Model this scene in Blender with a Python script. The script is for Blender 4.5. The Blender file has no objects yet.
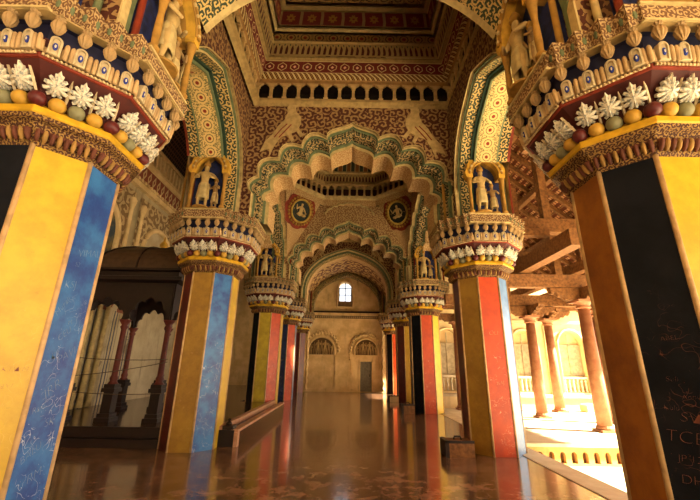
import bpy, math, random
from mathutils import Vector, Matrix, Euler
from mathutils.geometry import tessellate_polygon
R = random.Random(7)
PI = math.pi
sc = bpy.context.scene
COL = sc.collection

# ------------------------------------------------------------------ node expressions
class X:
    """a float expression in a node tree"""
    def __init__(s, t, k): s.t, s.k = t, k
    def _m(s, op, *a):
        n = s.t.nodes.new('ShaderNodeMath'); n.operation = op
        for i, v in enumerate((s,) + a):
            if isinstance(v, X): s.t.links.new(v.k, n.inputs[i])
            else: n.inputs[i].default_value = v
        return X(s.t, n.outputs[0])
    def __add__(s, o): return s._m('ADD', o)
    __radd__ = __add__
    def __sub__(s, o): return s._m('SUBTRACT', o)
    def __rsub__(s, o): return (s * -1) + o
    def __mul__(s, o): return s._m('MULTIPLY', o)
    __rmul__ = __mul__
    def __truediv__(s, o): return s._m('DIVIDE', o)
    def gt(s, o): return s._m('GREATER_THAN', o)
    def lt(s, o): return s._m('LESS_THAN', o)
    def sin(s): return s._m('SINE')
    def abs(s): return s._m('ABSOLUTE')
    def fract(s): return s._m('FRACT')
    def floor(s): return s._m('FLOOR')
    def max(s, o): return s._m('MAXIMUM', o)
    def min(s, o): return s._m('MINIMUM', o)
    def pow(s, o): return s._m('POWER', o)
    def atan2(s, o): return s._m('ARCTAN2', o)
    def sqrt(s): return s._m('SQRT')
    def clamp(s): return s.max(0.0).min(1.0)
    def ss(s, a, b):
        n = s.t.nodes.new('ShaderNodeMapRange'); n.interpolation_type = 'SMOOTHSTEP'
        s.t.links.new(s.k, n.inputs[0]); n.inputs[1].default_value = a; n.inputs[2].default_value = b
        return X(s.t, n.outputs[0])
def length(a, b): return (a * a + b * b).sqrt()

class Ctx:
    def __init__(s, t):
        s.t = t; s.tc = t.nodes.new('ShaderNodeTexCoord')
    def sep(s, k):
        n = s.t.nodes.new('ShaderNodeSeparateXYZ'); s.t.links.new(k, n.inputs[0])
        return [X(s.t, o) for o in n.outputs]
    def comb(s, a, b, c=0.0):
        n = s.t.nodes.new('ShaderNodeCombineXYZ')
        for i, v in enumerate((a, b, c)):
            if isinstance(v, X): s.t.links.new(v.k, n.inputs[i])
            else: n.inputs[i].default_value = v
        return n.outputs[0]
    def uv(s):
        a = s.sep(s.tc.outputs['UV']); return a[0], a[1]
    def obj(s): return s.sep(s.tc.outputs['Object'])
    def world(s):
        g = s.t.nodes.new('ShaderNodeNewGeometry'); return s.sep(g.outputs['Position'])
    def noise(s, vec, scale, detail=3.0, rough=.55):
        n = s.t.nodes.new('ShaderNodeTexNoise'); s.t.links.new(vec, n.inputs['Vector'])
        n.inputs['Scale'].default_value = scale; n.inputs['Detail'].default_value = detail
        n.inputs['Roughness'].default_value = rough
        return X(s.t, n.outputs[0])
    def vor(s, vec, scale=1.0, rnd=.7, feat='F1'):
        n = s.t.nodes.new('ShaderNodeTexVoronoi'); n.voronoi_dimensions = '2D'; n.feature = feat
        s.t.links.new(vec, n.inputs['Vector']); n.inputs['Scale'].default_value = scale
        n.inputs['Randomness'].default_value = rnd
        return n
    def mix(s, f, a, b):
        n = s.t.nodes.new('ShaderNodeMix'); n.data_type = 'RGBA'
        if isinstance(f, X): s.t.links.new(f.k, n.inputs[0])
        else: n.inputs[0].default_value = f
        for i, v in ((6, a), (7, b)):
            if isinstance(v, tuple): n.inputs[i].default_value = (*v, 1)
            else: s.t.links.new(v, n.inputs[i])
        return n.outputs[2]

MATS = {}
def mat(name, fn, rough=.75, bump=None, spec=.3, strength=.35, dist=.02):
    if name in MATS: return MATS[name]
    m = bpy.data.materials.new(name); m.use_nodes = True
    t = m.node_tree; b = t.nodes['Principled BSDF']
    c = Ctx(t)
    if 'black' in name: spec = .06
    r = fn(c) if callable(fn) else fn
    h = None
    if isinstance(r, list): r, h = r
    if isinstance(r, tuple):          # plain colour: add mild wear of its own
        n = c.noise(c.tc.outputs['Object'], 9.0, 4.0)
        dk = tuple(v * .72 for v in r)
        r = c.mix(n.ss(.35, .62), dk, r)
    t.links.new(r, b.inputs['Base Color'])
    b.inputs['Roughness'].default_value = rough
    b.inputs['Specular IOR Level'].default_value = spec
    if h is not None:
        bp = t.nodes.new('ShaderNodeBump'); bp.inputs['Strength'].default_value = strength
        bp.inputs['Distance'].default_value = dist
        t.links.new(h.k, bp.inputs['Height']); t.links.new(bp.outputs[0], b.inputs['Normal'])
    MATS[name] = m; return m

# palette (linear)
CREAM = (.52, .39, .17); CREAM2 = (.36, .24, .09); MAROON = (.065, .009, .006); REDOX = (.22, .028, .010)
GREEN = (.14, .17, .085); DGREEN = (.02, .05, .03); YEL = (.58, .33, .014); GOLD = (.36, .19, .035)
PINK = (.66, .36, .24); WHITE = (.75, .66, .52); BLUE = (.03, .07, .42); BLACK = (.012, .011, .012)
OLIVE = (.28, .20, .03); STONE = (.55, .36, .16); WOOD = (.24, .07, .022)

def scroll(c, u, v, s, A, B, k=11.0, thr=.05, leaf=.22):
    """leafy scrolls: A on a ground of B"""
    p = c.comb(u, v)
    n1 = c.noise(p, s * 2.6, 2.0) - .5; n2 = c.noise(c.comb(u + 7.3, v + 3.1), s * 2.6, 2.0) - .5
    uu = (u + n1 * (leaf / s)) * s; vv = (v + n2 * (leaf / s)) * s
    w = c.vor(c.comb(uu, vv), 1.0, .75)
    px, py, _ = c.sep(w.outputs['Position'])
    lx, ly = uu - px, vv - py
    r = length(lx, ly); th = ly.atan2(lx)
    cr, cg, _ = c.sep(w.outputs['Color'])
    sg = cr.gt(.5) * 2 - 1
    f = (th * sg + r * k + cg * 6.0).sin()
    f2 = (th * 5.0 + r * 6.0).sin() * .5
    g = f + f2 * r.ss(.12, .4) * .9
    m = g.ss(thr, thr + .3)
    return m, c.mix(m, B, A), r

def M_scroll(name, A, B, s, uvm='uv', k=11.0, third=None, **kw):
    def fn(c):
        if uvm == 'uv': u, v = c.uv()
        elif uvm == 'xz': o = c.obj(); u, v = o[0], o[2]
        else: o = c.obj(); u, v = o[1], o[2]
        m, col, r = scroll(c, u, v, s, A, B, k)
        if third:
            col = c.mix(r.lt(.12), col, third)
        return [col, m]
    return mat(name, fn, **kw)

def M_rosette(name, p, A, B, ctr, edge=None, w=None, leafy=True):
    """row of rosettes along u; v runs 0..w"""
    w = w or p
    def fn(c):
        u, v = c.uv()
        a = (u / p).fract() - .5; b = (v - w / 2) / p
        r = length(a, b); th = b.atan2(a)
        pet = (th * 9.0).sin() * .025
        ring = (r + pet).lt(.47)
        in1 = (r + pet * .4).lt(.33) * r.gt(.26); in2 = r.lt(.26); in3 = r.lt(.13)
        n = c.noise(c.comb(u, v), 26 / (p * 3), 2.0)
        bg = c.mix(n.ss(.47, .53), B, A) if leafy else c.mix(0.0, B, B)
        col = c.mix(ring, bg, A); col = c.mix(in1, col, B); col = c.mix(in2, col, A); col = c.mix(in3, col, ctr)
        if edge:
            e = ((v - w / 2).abs()).gt(w / 2 - .035)
            col = c.mix(e, col, edge)
        return [col, ring * .6 + in2 * .4]
    return mat(name, fn)

def M_hex(name):
    def fn(c):
        u, v = c.uv(); p = .3
        a = ((u / p).fract() - .5).abs(); b = ((v / p) - .5).abs()
        d = a.max(a * .62 + b * .95)
        line = d.ss(.36, .345) * d.gt(.29)
        dot = (a * 1.0 + b).lt(.13)
        col = c.mix(line, (.13, .014, .010), CREAM); col = c.mix(dot, col, PINK)
        bd = (v / p - .5).abs().gt(.46); col = c.mix(bd, col, CREAM)
        return col
    return mat(name, fn)
def M_arcade(name):
    def fn(c):
        u, v = c.uv(); p = .13
        a = ((u / p).fract() - .5).abs(); h = .32
        b = v / h
        hole = (a + (b - .55).max(0.0) * .7).lt(.24) * b.gt(.12) * b.lt(.85)
        dia = ((a - .5).abs() + (b - .88).abs() * 1.2).lt(.12)
        col = c.mix(hole, CREAM2, MAROON); col = c.mix(dia, col, DGREEN)
        return [col, hole * -1.0]
    return mat(name, fn)
def M_diag(name):
    def fn(c):
        u, v = c.uv()
        f = ((u - v * .9) / .12).fract()
        col = c.mix(f.lt(.42), MAROON, CREAM); col = c.mix((f - .7).abs().lt(.06), col, GOLD)
        return col
    return mat(name, fn)
def M_panels(name):
    def fn(c):
        u, v = c.uv(); p = .5
        a = ((u / p).fract() - .5).abs(); b = (v / .42 - .5).abs()
        fr = a.gt(.43).max(b.gt(.45))
        r = length(a, b * .9); th = b.atan2(a)
        fl = (r + (th * 8.0).sin() * .05).lt(.2)
        col = c.mix(fl, (.17, .018, .014), GOLD); col = c.mix(r.lt(.06), col, REDOX); col = c.mix(fr, col, CREAM2)
        return col
    return mat(name, fn)

def M_face(name, col, alt=None, scratch=(.7, .6, .5), gloss=.38, amt=1.0):
    """painted plaster face of a shaft: worn paint, scratched writing low down"""
    alt = alt or tuple(v * .68 for v in col)
    def fn(c):
        P = c.tc.outputs['Object']; o = c.obj()
        n = c.noise(P, 3.2, 6.0, .65); n2 = c.noise(P, 22.0, 4.0, .7)
        k = c.mix(n.ss(.32, .68), alt, col)
        k = c.mix(n2.ss(.60, .74) * .30, k, tuple(v * .45 for v in col))
        # scratches: thin contours of a warped noise in patches
        nn = c.noise(P, 7.5, 1.2, .4); line = (nn - .5).abs().lt(.0042)
        na = c.noise(c.comb(o[0] + 5.0, o[1], o[2]), 11.0, 1.0, .4); line2 = (na - .52).abs().lt(.0045)
        patch = c.noise(P, 4.5, 2.0).ss(.50, .56)
        low = o[2].ss(2.3, 1.5)
        k = c.mix((line.max(line2) * patch * low) * (.55 * amt), k, scratch)
        spl = c.noise(P, 60.0, 2.0, .5).gt(.745)
        k = c.mix(spl * low * .6 * amt, k, scratch)
        return [k, n2]
    return mat(name, fn, rough=gloss, spec=.4, strength=.12, dist=.01)

def plain(name, col, rough=.7, **k): return mat(name, col, rough=rough, **k)

# ------------------------------------------------------------------ mesh builder
class MB:
    def __init__(s): s.v = []; s.f = []; s.uv = []; s.mi = []
    def add(s, vs, fs, uvs=None, mi=0):
        o = len(s.v); s.v += [tuple(v) for v in vs]
        for i, f in enumerate(fs):
            s.f.append([o + k for k in f]); s.mi.append(mi)
            s.uv.append(uvs[i] if uvs else None)
    def box(s, x0, x1, y0, y1, z0, z1, mi=0, M=None):
        p = [Vector(q) for q in ((x0,y0,z0),(x1,y0,z0),(x1,y1,z0),(x0,y1,z0),(x0,y0,z1),(x1,y0,z1),(x1,y1,z1),(x0,y1,z1))]
        F = [(0,3,2,1),(4,5,6,7),(0,1,5,4),(1,2,6,5),(2,3,7,6),(3,0,4,7)]
        uv = []
        for f in F:
            a, b = p[f[1]] - p[f[0]], p[f[3]] - p[f[0]]
            flip = abs(a.z) > .5 * a.length
            A, B = a.length, b.length
            q = [(0,0),(A,0),(A,B),(0,B)]
            uv.append([(y, x) for x, y in q] if flip else q)
        if M: p = [M @ q for q in p]
        s.add(p, F, uv, mi); return s
    def loft(s, rings, closed=True, caps=(False, False), mi=0, u0=0.0):
        n = len(rings[0]); rings = [[Vector(p) for p in r] for r in rings]
        o = len(s.v)
        for r in rings: s.v += [tuple(p) for p in r]
        m = n if closed else n - 1
        us = [u0]
        base = max(rings, key=lambda r: sum((r[i]-r[(i+1)%n]).length for i in range(m)))
        for i in range(m): us.append(us[-1] + (base[(i+1) % n] - base[i]).length)
        v = 0.0
        for k in range(len(rings) - 1):
            dv = sum((rings[k+1][i] - rings[k][i]).length for i in range(n)) / n
            for i in range(m):
                j = (i + 1) % n
                s.f.append([o+k*n+i, o+k*n+j, o+(k+1)*n+j, o+(k+1)*n+i]); s.mi.append(mi)
                s.uv.append([(us[i], v), (us[i+1], v), (us[i+1], v+dv), (us[i], v+dv)])
            v += dv
        if caps[0]: s.f.append([o+i for i in range(n)][::-1]); s.mi.append(mi); s.uv.append(None)
        if caps[1]: s.f.append([o+(len(rings)-1)*n+i for i in range(n)]); s.mi.append(mi); s.uv.append(None)
        return s
    def lathe(s, prof, n=12, c=(0,0,0), mi=0, M=None, cap=True):
        rings = []
        for r, z in prof:
            q = [Vector((c[0]+r*math.cos(2*PI*i/n), c[1]+r*math.sin(2*PI*i/n), c[2]+z)) for i in range(n)]
            if M: q = [M @ p for p in q]
            rings.append(q)
        return s.loft(rings, True, (cap, cap), mi)
    def ell(s, c, r, n=10, m=6, mi=0, M=None):
        prof = [(max(1e-3, math.sin(PI*k/m)), -math.cos(PI*k/m)) for k in range(m+1)]
        rings = []
        for a, z in prof:
            q = [Vector((c[0]+r[0]*a*math.cos(2*PI*i/n), c[1]+r[1]*a*math.sin(2*PI*i/n), c[2]+r[2]*z)) for i in range(n)]
            if M: q = [M @ p for p in q]
            rings.append(q)
        return s.loft(rings, True, (False, False), mi)
    def tube(s, pts, r, n=8, mi=0, closed=False):
        pts = [Vector(p) for p in pts]; rings = []
        for i, p in enumerate(pts):
            a = pts[i-1] if (i or closed) else p; b = pts[(i+1) % len(pts)] if (i < len(pts)-1 or closed) else p
            d = (b - a).normalized(); up = Vector((0,0,1)) if abs(d.z) < .9 else Vector((0,1,0))
            e = d.cross(up).normalized(); g = e.cross(d)
            rr = r[i] if isinstance(r, (list, tuple)) else r
            rings.append([p + e*rr*math.cos(2*PI*k/n) + g*rr*math.sin(2*PI*k/n) for k in range(n)])
        if closed: rings.append(rings[0])
        return s.loft(rings, True, (not closed, not closed), mi)
    def poly(s, loops, z=0.0, mapf=None, mi=0, flip=False):
        """filled 2-D polygon with holes, mapped by mapf(a, b)"""
        vs = [Vector((a, b, 0)) for l in loops for a, b in l]
        tr = tessellate_polygon([[Vector((a, b, 0)) for a, b in l] for l in loops])
        P = [mapf(v.x, v.y) if mapf else (v.x, z, v.y) for v in vs]
        F = [tuple(t) for t in tr]
        if flip: F = [f[::-1] for f in F]
        s.add(P, F, [[(vs[i].x, vs[i].y) for i in f] for f in F], mi); return s
    def prism(s, loop, y0, y1, mapf=None, mi=0):
        """outline in (x,z) given thickness from y0 to y1"""
        f = mapf or (lambda a, b, d: (a, d, b))
        s.poly([loop], mapf=lambda a, b: f(a, b, y0), mi=mi)
        s.poly([loop], mapf=lambda a, b: f(a, b, y1), mi=mi, flip=True)
        s.loft([[f(a, b, y0) for a, b in loop], [f(a, b, y1) for a, b in loop]], True, (False, False), mi)
        return s
    def mesh(s, name, mats, smooth=False, fix=True):
        me = bpy.data.meshes.new(name); me.from_pydata(s.v, [], s.f)
        l = me.uv_layers.new(name='UVMap'); k = 0
        for p, uv in zip(me.polygons, s.uv):
            for i in range(p.loop_total):
                if uv: l.data[p.loop_start + i].uv = uv[i]
                else:
                    v = me.vertices[p.vertices[i]].co; l.data[p.loop_start + i].uv = (v.x + v.y, v.z)
        for m in (mats if isinstance(mats, (list, tuple)) else [mats]): me.materials.append(m)
        me.polygons.foreach_set('material_index', s.mi)
        if smooth: me.polygons.foreach_set('use_smooth', [True] * len(me.polygons))
        if fix:
            import bmesh
            bm = bmesh.new(); bm.from_mesh(me); bmesh.ops.recalc_face_normals(bm, faces=bm.faces); bm.to_mesh(me); bm.free()
        me.update(); return me
    def obj(s, name, mats, parent=None, smooth=False, loc=None, fix=True):
        return link(name, s.mesh(name, mats, smooth, fix), parent, loc)

def link(name, me, parent=None, loc=None, rot=None, scale=None):
    o = bpy.data.objects.new(name, me); COL.objects.link(o)
    if parent: o.parent = parent
    if loc is not None: o.location = loc
    if rot is not None: o.rotation_euler = rot
    if scale is not None: o.scale = scale
    return o
def tag(o, label, cat, group=None, kind=None):
    o['label'] = label; o['category'] = cat
    if group: o['group'] = group
    if kind: o['kind'] = kind
    return o
def thing(name, label, cat, loc=(0,0,0), rz=0.0, group=None, kind='thing'):
    o = bpy.data.objects.new(name, None); COL.objects.link(o); o.location = loc; o.rotation_euler = (0,0,rz)
    return tag(o, label, cat, group, kind)
def struct(o, label=None):
    o['kind'] = 'structure'
    if label: o['label'] = label; o['category'] = 'wall'
    return o
def dup(root, loc, rz=None, label=None, group=None):
    r = root.copy(); COL.objects.link(r); r.location = loc
    if rz is not None: r.rotation_euler = (0,0,rz)
    if label: r['label'] = label
    if group: r['group'] = group
    for ch in list(root.children):
        c = ch.copy(); COL.objects.link(c); c.parent = r
        for g in list(ch.children):
            d = g.copy(); COL.objects.link(d); d.parent = c
    return r
def empty_part(name, parent, loc=(0,0,0)):
    o = bpy.data.objects.new(name, None); COL.objects.link(o); o.parent = parent; o.location = loc; return o

# ------------------------------------------------------------------ layout constants
XP = 2.86                      # pillar axis
YROW = [3.18, 7.61, 13.48, 17.35, 21.9]
ZS, ZC = 3.26, 4.47            # shaft top, capital top
HW = .56                       # half thickness of the walls carried by pillars
XI = 2.30                      # nave face
ZL = 7.32                      # ledge under the ceilings
YW = 22.75                     # end wall

# ------------------------------------------------------------------ materials
m_cream = plain('cream_plaster', CREAM); m_cream2 = plain('old_cream_plaster', CREAM2)
m_pink = plain('pink_plaster', PINK); m_white = plain('white_relief', WHITE)
m_green = plain('green_band', GREEN); m_dgreen = plain('dark_green_band', DGREEN); m_maroon = plain('maroon_paint', MAROON)
m_red = plain('red_oxide', REDOX); m_yel = plain('yellow_paint', YEL, .45); m_gold = plain('ochre_paint', GOLD)
m_grey = plain('grey_green_paint', (.20, .19, .10), .5); m_mbead = plain('maroon_bead', (.09, .012, .012), .4)
m_blue = plain('blue_paint', (.02, .04, .30)); m_black = plain('black_paint', BLACK, .6)
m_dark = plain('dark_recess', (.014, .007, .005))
m_wood = mat('timber', lambda c: [c.mix(c.noise(c.comb(*[a * b for a, b in zip(c.obj(), (1.0, 1.0, 1.0))]), 14.0, 5.0).ss(.25, .75), (.11, .042, .012), (.27, .115, .032)), c.noise(c.tc.outputs['Object'], 40.0, 3.0)], rough=.7)
m_dwood = plain('dark_wood', (.018, .008, .006), .5)
m_rwood = plain('red_wood', (.13, .02, .012), .45)
m_sc_wall = M_scroll('scroll_wall', (.31, .185, .07), (.075, .018, .009), 5.2, 'xz')
m_sc_wally = M_scroll('scroll_wall_side', (.27, .16, .06), (.065, .016, .008), 5.2, 'yz')
m_sc_fine = M_scroll('scroll_fine', (.42, .29, .13), (.22, .11, .045), 7.0, 'xz')
m_sc_finey = M_scroll('scroll_fine_side', (.42, .27, .11), (.20, .08, .03), 7.0, 'yz')
m_sc_band = M_scroll('scroll_band', (.40, .28, .12), (.030, .04, .022), 7.0)
m_sc_pink = M_scroll('scroll_pink_band', (.52, .36, .17), (.38, .22, .09), 8.0)
m_sc_leaf = M_scroll('leaf_band', (.52, .36, .13), (.03, .045, .025), 9.0)
m_ros = M_rosette('rosette_band', .27, (.66, .46, .18), (.17, .15, .06), REDOX, edge=GREEN, w=.50)
m_ros2 = M_rosette('rosette_frieze', .34, (.42, .26, .08), (.05, .02, .012), REDOX, w=.3)
m_hex, m_arc, m_diag, m_pan = M_hex('hexagon_chain'), M_arcade('little_arcade'), M_diag('slanting_stripes'), M_panels('maroon_panels')
m_relief = M_scroll('carved_relief', (.46, .31, .14), (.15, .07, .03), 14.0, strength=1.0, dist=.04)  # darker ground tone puts shade into the carved crevices
m_fringe = M_scroll('carved_fringe', (.30, .17, .045), (.06, .02, .010), 20.0, strength=1.0, dist=.04)

def mk_stone(name, a, b, sc1=2.0, stain=.5, rough=.85):
    def fn(c):
        P = c.tc.outputs['Object']; n = c.noise(P, sc1, 6.0, .65); n2 = c.noise(P, 14.0, 5.0, .7)
        o = c.obj()
        col = c.mix(n.ss(.3, .7), b, a)
        st = c.noise(c.comb(o[0] * 3.0, o[1] * 3.0, o[2] * .5), 1.6, 5.0)
        col = c.mix(st.ss(.55, .78) * stain, col, tuple(v * .35 for v in b))
        return [col, n2]
    return mat(name, fn, rough=rough, strength=.3)
m_stone = mk_stone('tan_plaster', (.80, .60, .32), (.60, .42, .19))
m_court = mk_stone('court_plaster', (.84, .66, .38), (.72, .52, .26), 1.2, .2)
m_pale = mk_stone('pale_stone', (.72, .62, .46), (.60, .48, .33), 3.0, .2, .5)
m_brick = mk_stone('ochre_plinth', (.72, .42, .15), (.55, .28, .09), 3.0, .3)
m_ground = mk_stone('pale_ground', (.80, .72, .56), (.70, .58, .42), 1.5, .2)
m_leftwall = mk_stone('stained_wall', (.52, .42, .26), (.34, .26, .15), .8, .8)

def fn_floor(c):
    P = c.tc.outputs['Object']; o = c.obj()
    n = c.noise(P, 3.4, 8.0, .75); n2 = c.noise(P, 13.0, 6.0, .75); n3 = c.noise(P, .7, 3.0)
    col = c.mix(n.ss(.40, .60), (.075, .032, .018), (.30, .165, .10))
    col = c.mix(n2.ss(.50, .70) * .6, col, (.26, .14, .085))
    col = c.mix(n3.ss(.5, .75) * .5, col, (.035, .012, .007))
    gx = ((o[0] / 1.2).fract() - .5).abs().gt(.497); gy = ((o[1] / 1.2).fract() - .5).abs().gt(.497)
    col = c.mix(gx.max(gy) * .5, col, (.05, .02, .012))
    return [col, n2]
m_floor = mat('polished_floor', fn_floor, rough=.17, spec=.55, strength=.06, dist=.01)
bb = m_floor.node_tree.nodes['Principled BSDF']
bb.inputs['Coat Weight'].default_value = .35; bb.inputs['Coat Roughness'].default_value = .06

FACE = {
 'gold': M_face('face_ochre', (.36, .20, .025), (.25, .125, .016), scratch=(.62, .42, .18), amt=.35),
 'yellow': M_face('face_yellow', (.58, .38, .018), (.46, .28, .012), scratch=(.72, .55, .15), amt=.3),
 'olive': M_face('face_olive_yellow', (.55, .40, .03), (.36, .25, .02), amt=.4),
 'blue': M_face('face_blue', (.035, .16, .42), (.012, .045, .22), scratch=(.72, .74, .78)),
 'lblue': M_face('face_pale_blue', (.13, .24, .44), (.07, .15, .33), scratch=(.6,.66,.72)),
 'orange': M_face('face_orange_red', (.54, .062, .009), (.38, .038, .008), scratch=(.85, .45, .25)),
 'red': M_face('face_dark_red', (.13, .012, .008), (.07, .007, .006), amt=.3),
 'black': M_face('face_black', (.010, .011, .016), (.005, .006, .009), scratch=(.30, .11, .07), gloss=.6, amt=.6),
 'dblue': M_face('face_dark_blue', (.010, .03, .12), (.006, .014, .05)),
 'brown': M_face('face_brown', (.34, .12, .015), (.20, .06, .01), scratch=(.4, .18, .05), amt=.3),
}

# ------------------------------------------------------------------ pillars
def octo(a, z, off=0.0):
    r = a / math.cos(PI / 8)
    return [Vector((r*math.cos(PI/8 + i*PI/4), r*math.sin(PI/8 + i*PI/4), z)) for i in range(8)]
# side i lies between corner i and i+1 : normal angle 45*(i+1)
def side_frame(i): return PI / 4 * (i + 1)
def on_side(i, a, t, z, tilt=0.0):
    """t in side-lengths from the middle of side i at apothem a"""
    ang = side_frame(i); L = 2 * a * math.tan(PI / 8)
    n = Vector((math.cos(ang), math.sin(ang), 0)); e = Vector((-math.sin(ang), math.cos(ang), 0))
    p = n * a + e * (t * L); p.z = z
    return Matrix.Translation(p) @ Euler((tilt, 0, ang + PI/2)).to_matrix().to_4x4()

def leaf_mesh():
    half = [(.010,.0),(.016,.018),(.045,.0),(.058,.022),(.040,.042),(.082,.040),(.092,.066),(.054,.082),(.090,.098),(.088,.124),(.050,.128),(.070,.158),(.056,.176),(.030,.165),(.034,.200),(.016,.205),(0,.240)]
    out = [(x, z) for x, z in half] + [(-x, z) for x, z in half[:-1]][::-1]
    m = MB(); rings = []
    for f, yb in ((.02, -.050), (.35, -.046), (.7, -.034), (1.0, -.012)):
        rings.append([(x*f, yb - (.012 if abs(x) > .05 else 0)*f, .10 + (z - .10)*f) for x, z in out])
    m.loft(rings, True, (True, False)); m.loft([rings[-1], [(x, .012, z) for x, y, z in rings[-1]]])
    m.tube([(0, -.05, .01), (0, -.062, .1), (0, -.05, .2)], .006, 5)
    return m.mesh('acanthus_leaf', mat('leaf_white', lambda c: c.mix(c.noise(c.tc.outputs['Object'], 38.0, 3.0).ss(.48, .60), (.66, .60, .48), (.26, .28, .26)), rough=.6), False)
def petal_mesh():
    m = MB(); N = 16; W, H = .043, .175
    def outl(w, h, y, z0=0.0):
        r = []
        for i in range(N):
            t = PI * i / (N - 1); r.append((w*math.cos(t), y, z0 + h - w*1.1 + w*1.1*math.sin(t)))
        r += [(-w, y, z0), (w, y, z0)]
        return r
    m.loft([outl(W, H, .02), outl(W, H, -.03), outl(W*.62, H*.86, -.036, .006), outl(W*.55, H*.80, -.022, .012)], True, (False, True), 0)
    for dx, w, mi in ((0, .019, 1), (0, .009, 2)):
        m.ell((dx, -.022 - .004*mi, H*.45), (w, .012, .036 if mi == 1 else .018), 8, 5, mi)
    return m.mesh('tongue_petal', [plain('petal_cream', (.52, .41, .24)), m_blue, m_white], False)
def bulb_mesh():
    m = MB(); N = 20; rings = []
    for r, z in ((.010, -.085), (.028, -.065), (.046, -.028), (.050, .0), (.040, .03), (.025, .05), (.036, .065), (.040, .08)):
        rings.append([((r*(1 + .10*math.cos(2*PI*i/N*10)))*math.cos(2*PI*i/N), (r*(1 + .10*math.cos(2*PI*i/N*10)))*math.sin(2*PI*i/N), z) for i in range(N)])
    m.loft(rings, True, (True, True)); return m.mesh('hanging_bud', plain('bud_plaster', (.36, .23, .10)), False)
def block_mesh(core=False):
    m = MB(); s = .112
    def sq(k, z): return [(0, -s*k, z), (s*k, 0, z), (0, s*k, z), (-s*k, 0, z)]
    m.loft([sq(.55, 0), sq(.9, .03), sq(.82, .04), sq(.88, .15), sq(1.08, .17), sq(1.1, .20)], True, (True, True))
    for k in range(4):      # a small raised leaf on each block face
        m.ell((0,0,0), (.022, .012, .045), 8, 4, 1, Matrix.Rotation(PI/4 + k*PI/2, 4, 'Z') @ Matrix.Translation((0, -s*.62, .095)))
    return m.mesh('capital_block', [m_relief, m_green], False)
def slab_mesh():
    m = MB(); L = .80
    m.box(-L/2, L/2, -.03, .12, .02, .18); m.box(-L/2-.01, L/2+.01, -.05, .12, 0, .02, 1); m.box(-L/2-.01, L/2+.01, -.05, .12, .18, .205, 1)
    return m.mesh('carved_slab', [m_relief, m_cream], False)
def spear_mesh():
    m = MB(); rr = [[(w*s_, y, z) for s_, y in ((-1, 0), (0, -.018), (1, 0), (0, .01))] for w, z, y in ((.010, 0, 0), (.013, .08, 0), (.012, .16, 0), (.002, .215, 0))]
    m.loft(rr, True, (True, True)); return m.mesh('spear_leaf', plain('spear_leaf', (.60, .48, .30)))
def drop_mesh():
    m = MB(); m.box(-.22, .22, -.02, .01, .06, .10)
    for k in range(9):
        x = -.20 + .05*k
        m.ell((x, -.018, .05), (.021, .028, .06), 8, 5, k % 2)
    return m.mesh('drop_fringe', [plain('drop_maroon', (.12, .035, .018)), plain('drop_gold', (.34, .19, .05))], True)
def tubes_mesh():
    m = MB(); m.box(-.33, .33, -.002, .012, 0, .05)
    L = .66
    for k in range(4):
        c0 = (k - 1.5) * L / 4 + L/8
        m.box(c0 - .05, c0 + .05, -.004, .01, 0, .1)
        for d in (-.021, .021):
            m.lathe([(.017, 0), (.020, .02), (.020, .12), (.014, .145), (.002, .155)], 8, (c0 + d, -.012, 0))
    return m.mesh('fluted_band', plain('flute_cream', (.46, .30, .14)), True)
leafM, petM, bulbM, blkM, slabM, spM, dropM, tubM = leaf_mesh(), petal_mesh(), bulb_mesh(), block_mesh(), slab_mesh(), spear_mesh(), drop_mesh(), tubes_mesh()
def bead_mesh(nm, m_):
    m = MB(); m.ell((0,0,0), (.066, .07, .066), 14, 8); return m.mesh('painted_bead', m_, True)
m_ybead = plain('ochre_bead', (.48, .27, .035), .5)
beadM = [bead_mesh('a', m_mbead), bead_mesh('b', m_ybead), bead_mesh('c', m_grey), bead_mesh('d', m_ybead)]
def pearls_mesh():
    m = MB(); m.box(-.33, .33, -.012, .0, -.006, .006); n = 22; L = .67
    for k in range(n): m.ell(((k - (n-1)/2) * L/n, -.012, 0), (.013, .013, .013), 6, 4)
    return m.mesh('pearl_string', plain('pearl', (.60, .42, .22)), True)
pearlM = pearls_mesh()
tbell = math.atan2(.18, .24)
# the list of repeated capital pieces : (mesh, matrix)
PIECES = []
for i in range(8):
    for k in range(4):
        PIECES.append((beadM[k], on_side(i, .655, (k - 2) / 4, 3.605)))
        PIECES.append((petM, on_side(i, .845, (k - 1.5) / 4, 3.925, .12)))
        PIECES.append((bulbM, on_side(i, .905, (k - 1.5) / 4, 4.185)))
        if i % 2 == 0: PIECES.append((blkM, on_side(i, .90, (k - 1.5) / 4, 4.27)))
    for k in range(3):
        PIECES.append((leafM, on_side(i, .672, (k - 1) / 3.1, 3.665, tbell) @ Matrix.Scale(.97, 4)))
        PIECES.append((spM, on_side(i, .665, (k - .5) / 3.1, 3.645, tbell)))
    if i % 2 == 1: PIECES.append((slabM, on_side(i, .90, 0, 4.265)))
    PIECES.append((dropM, on_side(i, .535, 0, 3.285, .45)))
    PIECES.append((tubM, on_side(i, .845, 0, 3.925, .12)))
    PIECES.append((pearlM, on_side(i, .835, 0, 3.905)))

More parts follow.
